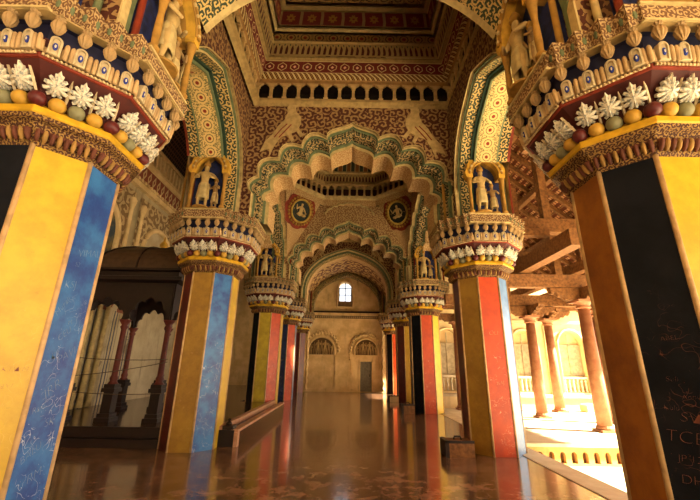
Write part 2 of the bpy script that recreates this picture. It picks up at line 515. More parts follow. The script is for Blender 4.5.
def fixed_parts(t):
    """mouldings that every capital has, as parts of t"""
    m = MB(); m.loft([octo(.50, 3.24), octo(.52, 3.27), octo(.585, 3.40), octo(.60, 3.42)], True, (True, True)); m.obj('necking', m_fringe, t)
    m = MB(); m.loft([octo(.60, 3.42), octo(.655, 3.435), octo(.662, 3.47)], mi=1); m.loft([octo(.662, 3.47), octo(.672, 3.478)], mi=0)
    m.loft([octo(.672, 3.478), octo(.675, 3.485), octo(.67, 3.535), octo(.62, 3.55), octo(.60, 3.60)], True, (False, True)); m.obj('yellow_ledge', [m_yel, m_fringe], t)
    m = MB(); m.loft([octo(.60, 3.58), octo(.635, 3.66), octo(.685, 3.75), octo(.76, 3.83), octo(.81, 3.885)], True, (True, True)); m.obj('maroon_bell', m_maroon, t)
    m = MB(); m.loft([octo(.80, 3.88), octo(.825, 3.885), octo(.835, 3.92), octo(.80, 3.93)], True, (True, True)); m.obj('rail_moulding', m_red, t)
    m = MB(); m.loft([octo(.80, 3.92), octo(.825, 4.08), octo(.78, 4.10)], True, (True, True), 0); m.loft([octo(.78, 4.09), octo(.80, 4.25), octo(.90, 4.262)], True, (True, True), 1); m.obj('recessed_frieze', [m_maroon, mat('recess_blue', (.012, .012, .045))], t)
    m = MB(); m.loft([octo(.86, 4.255), octo(.93, 4.26), octo(.93, 4.275), octo(.84, 4.28), octo(.84, 4.46)], True, (True, True)); m.obj('abacus', m_cream2, t)

def shaft(t, faces, edge):
    m = MB(); A = .505; r0, r1 = octo(A, 0), octo(A, ZS)
    nz = 8
    for i in range(8):
        a, b = i, (i + 1) % 8
        m.add([r0[a], r0[b], r1[b], r1[a]], [(0, 1, 2, 3)], mi=i)
    m.add(r1, [list(range(8))], mi=0)
    m.obj('shaft', [FACE[f] for f in faces], t)
    for i in range(8):
        q = r0[i]; d = q.normalized()
        m = MB(); m.lathe([(.021, 0), (.021, ZS)], 8, (q.x - d.x*.006, q.y - d.y*.006, 0)); e = m.obj('edge_moulding', plain('edge_cream', (.56, .36, .17), .5), t, True)

# faces in order of side i : normals 45, 90, 135, 180, 225, 270, 315, 0 degrees
def faces(**k):
    order = ['n45', 'n90', 'n135', 'n180', 'n225', 'n270', 'n315', 'n0']
    dft = ['gold', 'orange', 'dblue', 'red', 'gold', 'orange', 'yellow', 'blue']
    return [k.get(o, d) for o, d in zip(order, dft)]
PILL = [
 ('R', 0, faces(n180='brown', n225='black', n270='yellow', n315='orange', n0='yellow'), 'large black, brown and yellow octagonal pillar cut by the right edge of the photo'),
 ('L', 0, faces(n270='black', n315='yellow', n0='blue', n45='red'), 'large yellow and blue painted octagonal pillar cut by the left edge of the photo'),
 ('R', 1, faces(n180='red', n225='gold', n270='orange', n315='lblue'), 'ochre and orange-red octagonal pillar beside the sunlit kerb of the courtyard'),
 ('L', 1, faces(n225='red', n270='gold', n315='blue', n0='yellow'), 'ochre, blue and yellow octagonal pillar at the corner of the raised platform'),
 ('R', 2, faces(n180='dblue', n225='black', n270='orange', n315='yellow'), 'black, orange and yellow octagonal pillar on the courtyard side under the dome'),
 ('L', 2, faces(n225='black', n270='olive', n315='orange', n0='yellow'), 'black, olive-yellow and orange octagonal pillar on the platform edge under the dome'),
 ('R', 3, faces(n180='red', n225='red', n270='yellow', n315='orange'), 'dark red and bright yellow octagonal pillar beyond the black, orange and yellow one'),
 ('L', 3, faces(n225='black', n270='dblue', n315='orange', n0='lblue'), 'dark blue and orange octagonal pillar behind the olive-yellow one'),
 ('R', 4, faces(n180='black', n225='black', n270='orange', n315='yellow'), 'narrow-looking black and orange pillar against the end wall near the doorway'),
 ('L', 4, faces(n225='dblue', n270='red', n315='red', n0='gold'), 'narrow-looking dark red pillar against the end wall left of the relief arches'),
]
merged = {}
def merged_mesh(me_list, name):
    """one mesh from many (mesh, matrix) pairs"""
    m = MB(); mats = []; sm = False
    for me, M in me_list:
        idx = []
        for k in me.materials:
            if k not in mats: mats.append(k)
            idx.append(mats.index(k))
        o = len(m.v); m.v += [tuple(M @ v.co) for v in me.vertices]
        ul = me.uv_layers[0].data
        for p in me.polygons:
            m.f.append([o + k for k in p.vertices]); m.mi.append(idx[p.material_index])
            m.uv.append([tuple(ul[p.loop_start + j].uv) for j in range(p.loop_total)])
    return m.mesh(name, mats, False, False)
for sd, row, fc, lab in PILL:
    x = XP if sd == 'R' else -XP - .03
    z0 = 0.0
    t = thing('painted_pillar', lab, 'pillar', (x, YROW[row], 0), 0, 'painted pillars of the hall')
    shaft(t, fc, None)
    fixed_parts(t)
    if row > 2:
        for me, M in PIECES:
            if me.name.startswith('painted_bead'): o = link('painted_bead', me, t); o.matrix_local = M
    if row <= 2:
        for me, M in PIECES:
            o = link(me.name.split('.')[0], me, t); o.matrix_local = M
    else:
        for key in sorted({me.name for me, _ in PIECES if not me.name.startswith('painted_bead')}):
            if key not in merged: merged[key] = merged_mesh([(me, M) for me, M in PIECES if me.name == key], key + '_row')
            link(key.split('.')[0] + '_ring', merged[key], t)

# ------------------------------------------------------------------ upper piers on the capitals
col_mats = [m_gold, m_green, m_cream, m_red]
def colonnette(h):
    m = MB(); m.lathe([(.05, 0), (.055, .03), (.034, .06), (.034, h - .1), (.05, h - .06), (.05, h)], 8); return m
colM = [colonnette(ZL - ZC - .05).mesh('colonnette', c_, True) for c_ in col_mats]
pillars = [o for o in bpy.data.objects if o.get('category') == 'pillar']
for t in pillars:
    m = MB(); m.loft([octo(.84, ZC - .01), octo(.76, ZC + .02), octo(.70, ZC + .06), octo(.70, ZL + .12)], True, (True, True))
    up = m.obj('upper_pier', mat('pier_paint', lambda c: scroll(c, *c.uv(), 6.0, (.20, .10, .035), (.05, .014, .008))[1]), t)
    for i in (0, 2, 4, 6):
        for k in range(4):
            o = link('colonnette', colM[k], up); o.matrix_local = on_side(i, .80, (k - 1.5) / 4, ZC + .02)

# ------------------------------------------------------------------ arches
def lobe_half(w=2.17, zs=ZC):
    N = [(w, 5.02), (w - .10, 5.42), (w - .52, 5.86), (w - 1.02, 6.20), (w - 1.58, 6.44)]
    k = w / 2.17; N = [(w, N[0][1])] + [(2.17 * k - (2.17 - (p[0] - w + 2.17)) * k, p[1]) for p in N[1:]]
    pts = [(w, zs), (w, 4.75)]
    for (ax, az), (bx, bz) in zip(N, N[1:]):
        dx, dz = bx - ax, bz - az; L = math.hypot(dx, dz); nx, nz = dz / L, -dx / L
        h = .37 * L
        for q in range(8):
            f = q / 8; b = 4 * f * (1 - f)
            pts.append((ax + dx*f + nx*h*b, az + dz*f + nz*h*b))
    p0 = N[-1]; p1 = (p0[0] + .02, p0[1] + .26); p2 = (.16, 6.66); p3 = (0, 6.83)
    for q in range(9):
        f = q / 8; g = 1 - f
        pts.append(tuple(g**3*p0[i] + 3*g*g*f*p1[i] + 3*g*f*f*p2[i] + f**3*p3[i] for i in (0, 1)))
    return pts
def smooth_half(w, zspring, zapex, zs=ZC, point=.12):
    pts = [(w, zs)]
    for q in range(25):
        th = PI / 2 * q / 24
        s_ = w * math.cos(th); z = zspring + (zapex - point - zspring) * math.sin(th) + point * max(0, 1 - abs(s_) / (.4 * w)) ** 1.5
        pts.append((s_, z))
    return pts
def full(half): return [(-a, b) for a, b in half[:-1]] + half[::-1]
def shrink(c, d, zlow=5.02, zc=4.5):
    out = []
    for a, b in c:
        if b <= zlow + 1e-6: out.append((a - math.copysign(d, a), b))
        else:
            L = math.hypot(a, b - zc); k = 1 - d / L; out.append((a * k, zc + (b - zc) * k))
    return out
def arch(name, label, mp, half, S, D, orders, mface, ztf, ztb, zlow=5.02, zb=ZC, group='arches of the hall', clip=99):
    t = thing(name, label, 'arch', (0,0,0), 0, group)
    c0 = full(half)
    def face(tt, zt, mf, nm):
        loop = [(-S, zb), (-S, zt), (S, zt), (S, zb)] + c0[::-1]
        m = MB(); m.poly([loop], mapf=lambda a, b: mp(a, tt, b)); return m.obj(nm, mf, t)
    face(0.0, ztf, mface[0], 'painted_spandrel'); face(D, ztb, mface[1], 'rear_spandrel')
    prev = None
    n = len(orders)
    for i, (t0, t1, off, ms, mr, nm) in enumerate(orders):
        c = shrink(c0, off, zlow); m = MB(); I = [k for k in range(len(c0)) if i < clip or c0[k][1] >= 5.62]; ff = c0
        c = [c[k] for k in I]; c0_ = [c0[k] for k in I]
        m.loft([[mp(a, t0, b) for a, b in c], [mp(a, t1, b) for a, b in c]], False, mi=0)
        pc = shrink(c0, orders[i-1][2], zlow) if i else c0; pc = [pc[k] for k in I]
        m.loft([[mp(a, t0, b) for a, b in pc], [mp(a, t0, b) for a, b in c]], False, mi=1)
        if i == n - 1:
            m.loft([[mp(a, t1, b) for a, b in c], [mp(a, t1, b) for a, b in c0_]], False, mi=1)
        m.obj(nm, [ms, mr], t, fix=False)
    return t
CUSP = [(-.05, .05, -.01, m_cream, m_cream, 'outer_moulding'), (.05, .10, .03, m_green, m_cream, 'green_fillet'),
        (.10, .16, .07, m_sc_band, m_green, 'fillet'), (.16, .40, .17, m_sc_band, m_sc_band, 'scrolled_archivolt'),
        (.40, .46, .22, m_green, m_green, 'inner_fillet'), (.46, 1.12, .30, m_sc_pink, m_cream, 'cusped_soffit')]
SMOOTH = [(-.04, .03, -.02, m_cream, m_cream, 'outer_moulding'), (.03, .07, .02, m_green, m_green, 'green_fillet'),
          (.07, .27, .06, m_sc_leaf, m_cream, 'leaf_band'), (.27, .33, .10, m_dgreen, m_dgreen, 'dark_fillet'),
          (.33, .83, .16, m_ros, m_green, 'rosette_soffit'), (.83, 1.03, .14, m_sc_leaf, m_green, 'scrolled_edge'), (1.03, 1.12, .06, m_red, m_red, 'red_fillet')]
D = 2 * HW
SH = .06       # the nave vaults stand a little to the right of the pillar axis
ordn = ['near the camera, cut by the top of the photo', 'across the hall, with two birds on its spandrels',
        'across the hall, on the far side of the dome']
NEAR = [(-.04, .06, -.02, m_cream, m_cream, 'outer_moulding'), (.06, .14, .0, m_green, m_green, 'green_fillet'), (.14, .55, .02, m_sc_band, m_cream, 'scrolled_band'),
        (.55, .62, .04, m_cream, m_cream, 'middle_fillet'), (.62, 1.0, .05, m_sc_leaf, m_green, 'leaf_band'), (1.0, 1.12, .04, m_cream, m_cream, 'rear_moulding')]
arch('near_arch', 'wide smooth painted arch over the camera, only its ends showing at the top corners', lambda s_, t_, z: (s_, YROW[0] - HW + t_, z),
     smooth_half(2.19, 4.9, 6.98, point=.2), XI + .1, D, NEAR, (m_sc_wall, m_sc_wall), 7.45, 7.45, zlow=4.9, clip=2)
for r in (1, 2):
    y0 = YROW[r] - HW; sh = (0.0, SH + .02, .03)[r]
    arch('cusped_arch', 'nine-lobed cusped arch ' + ordn[r], (lambda s_, t_, z, y0=y0, sh=sh: (s_ + sh, y0 + t_, z)),
         lobe_half(2.17), XI + .1, D, CUSP, (m_sc_wall if r == 1 else m_sc_fine, m_sc_fine), 7.45, 7.75)
y0 = YROW[3] - HW
S3 = [(-.05, .04, -.03, m_cream, m_cream, 'outer_moulding'), (.04, .10, .02, m_green, m_green, 'green_fillet'), (.10, .22, .06, m_cream, m_cream, 'fillet'),
      (.22, .5, .16, m_sc_leaf, m_green, 'leaf_band'), (.5, 1.12, .22, m_sc_pink, m_cream, 'soffit')]
arch('pointed_arch', 'smooth pointed plaster arch with a green edge in front of the end wall', lambda s_, t_, z: (s_, y0 + t_, z),
     smooth_half(2.17, 4.9, 6.95), XI + .1, D, S3, (m_sc_wall, m_sc_fine), 7.45, 7.75, zlow=4.9)
# along the nave
for sd in (1, -1):
    side = 'courtyard' if sd > 0 else 'aisle'
    for r in range(4):
        ya, yb = YROW[r], YROW[r + 1]; yc = (ya + yb) / 2; S = (yb - ya) / 2
        mp = lambda s_, t_, z, yc=yc, sd=sd: (sd * (XI + t_), yc + s_, z)
        if r == 1: half = lobe_half(S - .62); O = CUSP; lab = 'cusped arch under the dome opening on the ' + side + ' side'; zl = 5.02; nm = 'cusped_arch'
        else:
            half = smooth_half(S - .74, 5.0, 6.75, point=.15); O = SMOOTH; zl = 5.0; nm = 'side_arch'
            lab = ('smooth side arch with rosette bands before the dome, on the ' + side + ' side') if r == 0 else ('smooth side arch %s, on the %s side' % ({2: 'just beyond the dome', 3: 'next to the end wall'}[r], side))
        arch(nm, lab, mp, half, S, D, O, (m_sc_finey if r == 1 else m_sc_wally, m_stone), 7.45 if r != 1 else 7.75, 7.75, zlow=zl, clip=5 if r == 1 else 4)

# painted birds and animals on the spandrels (thin plaster relief)
def bird(cx, y, cz, s_, flip, label, group):
    P = [(-.95,-.32),(-.70,-.12),(-.42,-.02),(-.20,.12),(.02,.20),(.18,.34),(.26,.50),(.38,.56),(.50,.50),(.60,.42),(.46,.40),(.40,.28),(.42,.08),(.34,-.10),(.20,-.20),(.22,-.40),(.30,-.44),(.12,-.45),(.12,-.24),(-.02,-.24),(-.05,-.44),(-.14,-.46),(-.12,-.24),(-.30,-.20),(-.55,-.34),(-.80,-.55),(-.70,-.36)]
    m = MB(); m.prism([(a * s_ * flip, b * s_) for a, b in P], -.012, .012)
    m.tube([(.02*s_*flip, -.016, .05*s_), (-.2*s_*flip, -.016, -.02*s_), (-.45*s_*flip, -.016, -.14*s_)], .012, 6, 1)
    m.tube([(.10*s_*flip, -.016, -.02*s_), (-.1*s_*flip, -.016, -.10*s_), (-.35*s_*flip, -.016, -.2*s_)], .012, 6, 1)
    o = m.obj('bird_relief', [plain('bird_cream', (.50, .34, .14)), m_red], None, loc=(cx, y, cz)); o.rotation_euler = (0, -.55*flip, 0)
    return tag(o, label, 'relief', group, 'thing')
bird(-1.42, YROW[1] - HW - .02, 6.72, .90, 1, 'cream long-tailed bird relief on the left spandrel over the big cusped arch', 'bird reliefs')
bird(1.60, YROW[1] - HW - .02, 6.72, .90, -1, 'cream long-tailed bird relief on the right spandrel over the big cusped arch', 'bird reliefs')
bird(-1.35, YROW[3] - HW - .02, 6.75, .62, 1, 'small cream animal relief left above the pointed arch beyond the dome', 'bird reliefs')
bird(1.35, YROW[3] - HW - .02, 6.75, .62, -1, 'small cream animal relief right above the pointed arch beyond the dome', 'bird reliefs')

# ------------------------------------------------------------------ statues and niches
def skin(name, V, E, rad, m_, extra=None):
    me = bpy.data.meshes.new(name); me.from_pydata(V, E, []); o = bpy.data.objects.new(name, me); COL.objects.link(o)
    o.modifiers.new('s', 'SKIN'); sl = me.skin_vertices[0].data
    for i, r in enumerate(rad): sl[i].radius = (r, r * .85); sl[i].use_root = (i == 0)
    o.modifiers.new('b', 'SUBSURF').levels = 1
    dg = bpy.context.evaluated_depsgraph_get(); nm = bpy.data.meshes.new_from_object(o.evaluated_get(dg))
    bpy.data.objects.remove(o); nm.materials.clear(); nm.materials.append(m_); nm.name = name
    nm.polygons.foreach_set('use_smooth', [True] * len(nm.polygons)); return nm
def figure_mesh(name, m_, armL, armR, sway=0.0, seated=False):
    V = [(0,0,.52),(0,-.01,.62),(sway*.5,-.015,.74),(sway*.5,0,.835),(sway*.6,-.01,.895),(sway*.6,0,.965)]
    Rr = [.085,.068,.088,.036,.062,.045]; E = [(0,1),(1,2),(2,3),(3,4),(4,5)]
    for sgn, (el, ha) in ((-1, armL), (1, armR)):
        b = len(V); V += [(sgn*.115+sway*.5,0,.785), (el[0]+sway*.5, el[1], el[2]), (ha[0]+sway*.5, ha[1], ha[2])]; Rr += [.042,.032,.024]; E += [(2,b),(b,b+1),(b+1,b+2)]
    for sgn in (-1, 1):
        b = len(V)
        if seated: V += [(sgn*.08,-.02,.50),(sgn*.20,-.18,.50),(sgn*.05,-.22,.44)]; Rr += [.065,.05,.035]; E += [(0,b),(b,b+1),(b+1,b+2)]
        else: V += [(sgn*.06,0,.47),(sgn*.075,-.03,.27),(sgn*.075,0,.055),(sgn*.085,-.08,.025)]; Rr += [.066,.046,.030,.028]; E += [(0,b),(b,b+1),(b+1,b+2),(b+2,b+3)]
    return skin(name, V, E, Rr, m_)
m_fig = plain('figure_cream', (.48, .33, .13)); m_figd = plain('figure_ochre', (.32, .20, .08))
figA = figure_mesh('standing_figure', m_fig, ((-.20,-.05,.66), (-.08,-.15,.64)), ((.21,-.04,.68), (.10,-.14,.66)), .03)
figB = figure_mesh('small_figure', m_figd, ((-.20,-.04,.70), (-.16,-.12,.86)), ((.20,-.05,.64), (.12,-.14,.72)), -.04)
figC = figure_mesh('seated_figure', m_fig, ((-.22,-.05,.66), (-.28,-.10,.86)), ((.22,-.05,.62), (.18,-.16,.52)), 0, True)
def skirt_mesh():
    m = MB(); N = 20
    rings = []
    for r, z in ((.085,.56),(.10,.50),(.108,.38),(.115,.28),(.118,.22),(.10,.215)):
        rings.append([(r*(1+.09*math.cos(2*PI*i/N*6))*math.cos(2*PI*i/N), .8*r*(1+.09*math.cos(2*PI*i/N*6))*math.sin(2*PI*i/N), z) for i in range(N)])
    m.loft(rings, True, (True, False)); return m.mesh('pleated_skirt', plain('skirt_cream', (.50, .38, .17)), True)
def crown_mesh():
    m = MB(); m.lathe([(.062, 0), (.07, .02), (.055, .05), (.06, .07), (.03, .12), (.008, .15)], 12); return m.mesh('crown', m_gold, True)
skirtM, crownM = skirt_mesh(), crown_mesh()
skirtD = plain('cloth_red', (.22, .05, .02))
def statue(loc, rz, s_, me, label, group, skirt=True, crown=True, sway=.03):
    t = thing('statue', label, 'statue', loc, rz, group); t.scale = (s_, s_, s_)
    link('figure', me, t)
    if skirt: link('skirt', skirtM, t)
    if crown: link('crown', crownM, t, (sway * .6, 0, .955))
    m = MB(); m.lathe([(.16, 0), (.17, .02), (.15, .035)], 14); link('base', m.mesh('base', m_gold), t)
    return t
def niche_meshes():
    out = {}
    m = MB(); m.box(-.36, .36, -.02, .10, 0, 1.22); out['backing'] = (m, [mat('niche_blue', lambda c: c.mix(c.noise(c.tc.outputs['Object'], 9.0).ss(.35, .65), (.012, .016, .05), (.02, .03, .13)))])
    def ring(r, n, lob=0.0, z0=.86, base=0.0):
        L = []
        for i in range(n + 1):
            th = PI * i / n; q = r * (1 + lob * abs(math.sin(th * 4.5)))
            L.append((q * math.cos(th), z0 + q * 1.05 * math.sin(th) + (.06 * max(0, 1 - abs(th - PI/2) / .35))))
        return L
    o = ring(.40, 36, .07); i_ = ring(.27, 36)
    m = MB(); loop = [(.40, .78)] + o + [(-.40, .78), (-.27, .78)] + i_[::-1] + [(.27, .78)]
    m.prism(loop, -.26, -.14); m.tube([(a, -.27, b) for a, b in ring(.335, 30)], .022, 6, 1); m.tube([(a, -.265, b) for a, b in ring(.275, 30)], .012, 6, 1)
    for k in range(9):
        th = PI * (k + .5) / 9; m.ell((.335*math.cos(th), -.275, .86 + .35*math.sin(th)), (.03, .02, .03), 8, 5, 2)
    out['cusped_frame'] = (m, [plain('niche_yellow', (.60, .34, .04)), m_gold, m_cream])
    m = MB(); m.prism([(.40, .78)] + o + [(-.40, .78), (-.27, .78)] + i_[::-1] + [(.27, .78)], -.14, 0.0); out['hood'] = (m, [m_gold])
    return out
NM = {k: v[0].mesh(k, v[1]) for k, v in niche_meshes().items()}
m = MB(); m.lathe([(.055, 0), (.06, .03), (.034, .07), (.04, .2), (.032, .5), (.05, .70), (.06, .74), (.06, .79)], 10); ncol = m.mesh('niche_column', m_gold, True)
def niche(px, py, ang, label, figs=True, flab=None, one=False):
    """ang: direction the niche faces"""
    d = Vector((math.cos(ang), math.sin(ang), 0)); b = Vector((px, py, 0)) + d * .72; b.z = ZC + .012
    t = thing('wall_niche', label, 'niche', b, ang + PI/2, 'niches on the capitals')
    for k, me in NM.items(): link(k, me, t)
    for x in (-.335, .335): link('niche_column', ncol, t, (x, -.20, 0))
    if figs:
        M = Matrix.Translation(b) @ Matrix.Rotation(ang + PI/2, 4, 'Z')
        statue(M @ Vector((-.10, -.16, .0)), ang + PI/2 + .15, 1.02, figA, flab + ', taller one', 'niche statues')
        statue(M @ Vector((.15, -.14, .0)), ang + PI/2 - .4, .66, figB, flab + ', smaller one', 'niche statues', sway=-.04)
S_, E_, W_ = -PI/2, 0.0, PI
XL = -XP - .03
niche(XP, YROW[1], S_, 'yellow cusped niche over the ochre and orange-red pillar, facing the camera', True, 'cream plaster figure in the niche over the orange-red pillar')
niche(XL, YROW[1], S_, 'ochre cusped niche over the ochre, blue and yellow pillar, facing the camera', True, 'cream plaster figure in the niche over the ochre and blue pillar')
niche(XP, YROW[2], S_, 'yellow cusped niche over the black, orange and yellow pillar under the dome', True, 'cream plaster figure in the niche over the black and orange pillar')
niche(XL, YROW[2], S_, 'dark cusped niche over the olive-yellow pillar under the dome', True, 'cream plaster figure in the niche over the olive-yellow pillar')
niche(XL, YROW[0], E_, 'blue and yellow niche over the large yellow and blue pillar, facing across the hall', True, 'cream plaster figure in the niche over the large yellow and blue pillar')
niche(XP, YROW[0], S_, 'dark niche over the large black and brown pillar at the top right', True, 'dark plaster figure in the camera-side niche over the large black pillar')
niche(XL, YROW[0], S_, 'dark niche over the large yellow and blue pillar, facing the camera', False)
niche(XP, YROW[0], W_, 'dark niche over the large black and brown pillar, facing across the hall', True, 'plaster figure in the hall-side niche over the large black pillar')

# ------------------------------------------------------------------ ceilings
def baluster_mesh(h=.45, w=.068):
    m = MB(); m.box(-w*.8, w*.8, -.05, .03, 0, .05); m.box(-w*.5, w*.5, -.04, .02, .05, h-.12); m.box(-w*.8, w*.8, -.05, .03, h-.12, h-.08)
    m.prism([(-w*.8, h-.08), (w*.8, h-.08), (w*1.9, h-.02), (w*1.9, h), (-w*1.9, h), (-w*1.9, h-.02)], -.04, .02)
    return m.mesh('baluster', plain('baluster_cream', (.52, .33, .13)))
balM = baluster_mesh()
def rect(cx, cy, hx, hy, i, z): return [(cx-hx+i, cy-hy+i, z), (cx+hx-i, cy-hy+i, z), (cx+hx-i, cy+hy-i, z), (cx-hx+i, cy+hy-i, z)]
def coffer(name, cx, cy, hx, hy, z, label, short=False, nx=14):
    t = bpy.data.objects.new(name, None); COL.objects.link(t); t['kind'] = 'structure'
    q = lambda i, zz: rect(cx, cy, hx, hy, i, zz)
    def band(nm, steps, m_): mm = MB(); mm.loft([q(i, zz) for i, zz in steps]); return mm.obj(nm, m_, t, fix=False)
    band('ledge', [(-.02, z-.06), (.06, z), (.12, z+.02), (.12, z+.09), (.05, z+.12), (-.02, z+.12)], m_cream2)
    band('gallery_floor', [(-.02, z+.12), (-.28, z+.12)], m_dark)  # near-black on gallery floor, back and soffit paints in their shade
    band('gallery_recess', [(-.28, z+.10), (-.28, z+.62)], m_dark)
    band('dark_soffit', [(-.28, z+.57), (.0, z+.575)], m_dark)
    band('lintel', [(-.02, z+.58), (.03, z+.58), (.05, z+.60), (.05, z+.67), (.08, z+.68)], plain('lintel_wood', (.34, .18, .06)))
    n = nx; ny = max(3, round(n * hy / hx))
    for k in range(n + 1):
        x = cx - hx + .02 + (2*hx - .04) * k / n
        link('baluster', balM, t, (x, cy + hy - .02, z + .13)); 
        if not short: link('baluster', balM, t, (x, cy - hy + .02, z + .13), (0, 0, PI))
    for k in range(1, ny):
        y = cy - hy + 2*hy*k/ny
        link('baluster', balM, t, (cx - hx + .02, y, z + .13), (0, 0, PI/2)); link('baluster', balM, t, (cx + hx - .02, y, z + .13), (0, 0, -PI/2))
    if short:
        band('upper_frieze', [(.08, z+.68), (.12, z+.95)], m_hex); band('frieze', [(.2, z+.98), (.25, z+1.3)], m_ros2)
        mm = MB(); mm.add(q(.2, z+1.3), [(0, 1, 2, 3)]); mm.obj('ceiling_field', m_maroon, t); return t
    band('striped_cove', [(.08, z+.68), (.14, z+.82)], m_diag)
    band('hexagon_frieze', [(.14, z+.82), (.20, z+1.12)], m_hex)
    band('cream_fillet', [(.20, z+1.12), (.27, z+1.13), (.28, z+1.17)], m_cream2)
    band('arcade_frieze', [(.30, z+1.17), (.35, z+1.49)], m_arc)
    band('shelf', [(.35, z+1.49), (.40, z+1.50), (.40, z+1.53)], m_cream2)
    band('flower_frieze', [(.34, z+1.53), (.34, z+1.80)], m_ros2)
    band('rib', [(.40, z+1.80), (.46, z+1.82), (.46, z+1.87)], m_cream)
    band('panelled_frieze', [(.50, z+1.87), (.54, z+2.29)], m_pan)
    band('upper_rib', [(.56, z+2.29), (.66, z+2.30), (.66, z+2.34)], m_cream2)
    band('scrolled_cove', [(.72, z+2.34), (.86, z+2.64)], m_ros2)
    band('inner_rib', [(.9, z+2.64), (1.0, z+2.65), (1.0, z+2.70)], m_cream2)
    mm = MB(); mm.add(q(.98, z+2.70), [(0, 1, 2, 3)], [[(0,0),(3,0),(3,2),(0,2)]]); mm.obj('ceiling_field', M_scroll('ceiling_scroll', (.42, .26, .09), MAROON, 3.0), t)
    return t
yc1 = (YROW[0] + YROW[1]) / 2
coffer('ceiling', SH + .02, yc1, XI - .0, (YROW[1]-YROW[0])/2 - HW, ZL, 'coffered')
yc3 = (YROW[2] + YROW[3]) / 2
coffer('ceiling', 0, yc3, XI, (YROW[3]-YROW[2])/2 - HW, ZL, 'coffered', True)
# flat ceiling over the camera's own bay
mm = MB(); mm.box(-7.4, 3.5, -6.5, YROW[0] - HW, 7.5, 7.7); struct(mm.obj('ceiling', m_sc_pink))
# dome on eight sides
yc2 = (YROW[1] + YROW[2]) / 2; HY = (YROW[2] - YROW[1]) / 2 - HW
def o8(k, z, out=0.0):
    P = [(1.02, -HY), (XI, -1.1), (XI, 1.1), (1.02, HY), (-1.02, HY), (-XI, 1.1), (-XI, -1.1), (-1.02, -HY)]
    return [(.04 + a * k * (1 - out / XI), yc2 + b * k * (1 - out / HY), z) for a, b in P]
dm = bpy.data.objects.new('ceiling', None); COL.objects.link(dm); dm['kind'] = 'structure'
def dband(nm, st, m_): mm = MB(); mm.loft([o8(1, z, o) for o, z in st]); return mm.obj(nm, m_, dm, fix=False)
dband('drum_frieze', [(0, 7.45), (.0, 7.72)], m_sc_pink)
dband('drum_ledge', [(0, 7.70), (.08, 7.74), (.10, 7.84), (.0, 7.87), (-.3, 7.87)], m_cream)
dband('gallery_recess', [(-.3, 7.85), (-.3, 8.36)], mat('recess_shade', (.035, .008, .004)))  # very dark red paints the shade inside the dome gallery
dband('gallery_lintel', [(-.3, 8.32), (.02, 8.32), (.06, 8.36), (.06, 8.46), (0, 8.48)], m_cream2)
dband('scalloped_frieze', [(.0, 8.48), (.04, 8.84)], m_arc)
dband('drum_rib', [(.04, 8.84), (.10, 8.86), (.10, 8.92)], m_cream)
def fn_str(c):
    u, v = c.uv(); f = (u / .34).fract()
    col = c.mix(f.lt(.5), (.30, .12, .04), (.05, .07, .05)); return c.mix(((f * 2).fract() - .5).abs().gt(.40), col, CREAM)
dband('striped_drum', [(.06, 8.92), (.10, 9.7)], mat('drum_stripes', fn_str))
mm = MB(); mm.loft([o8(1, 9.7, .1)] + [o8(math.cos(a), 9.7 + 1.7 * math.sin(a), .1) for a in [k * PI / 2 / 8 for k in range(1, 8)]] + [o8(.03, 11.42, 0)], True, (False, True))
mm.obj('dome_shell', M_scroll('dome_scroll', (.42, .26, .09), MAROON, 2.0), dm, fix=False)
base8 = [Vector(p) for p in o8(1, 7.87, .0)]
for i in range(8):
    a, b = base8[i], base8[(i + 1) % 8]; n = 7; d = b - a
    for k in range(n):
        p = a + d * ((k + .5) / n); link('baluster', balM, dm, p, (0, 0, math.atan2(d.y, d.x)))
# pendentives with roundels
def medallion_parts():
    out = []
    m = MB(); N = 48
    m.tube([(.36*(1+.0*math.cos(9*th))*math.cos(th), -.05, .36*math.sin(th)) for th in [2*PI*i/N for i in range(N)]], .035, 8, 0, True)
    out.append(('roundel_ring', m.mesh('roundel_ring', [plain('ring_gold', (.50, .32, .06))], True)))
    m = MB()
    for k in range(26):
        th = 2*PI*k/26; m.ell((.45*math.cos(th), -.03, .45*math.sin(th)), (.045, .03, .045), 8, 5)
    out.append(('petal_border', m.mesh('petal_border', m_gold, True)))
    m = MB(); m.prism([(.35*math.cos(2*PI*i/32), .35*math.sin(2*PI*i/32)) for i in range(32)], -.02, .02); out.append(('roundel_back', m.mesh('roundel_back', plain('roundel_dark', (.02, .025, .02)))))
    m = MB(); m.prism([(.56*(1+.10*abs(math.cos(4*(2*PI*i/64))))*math.cos(2*PI*i/64), .54*(1+.10*abs(math.cos(4*(2*PI*i/64))))*math.sin(2*PI*i/64)) for i in range(64)], 0, .02); out.append(('red_surround', m.mesh('red_surround', m_red)))
    return out
MP = medallion_parts()
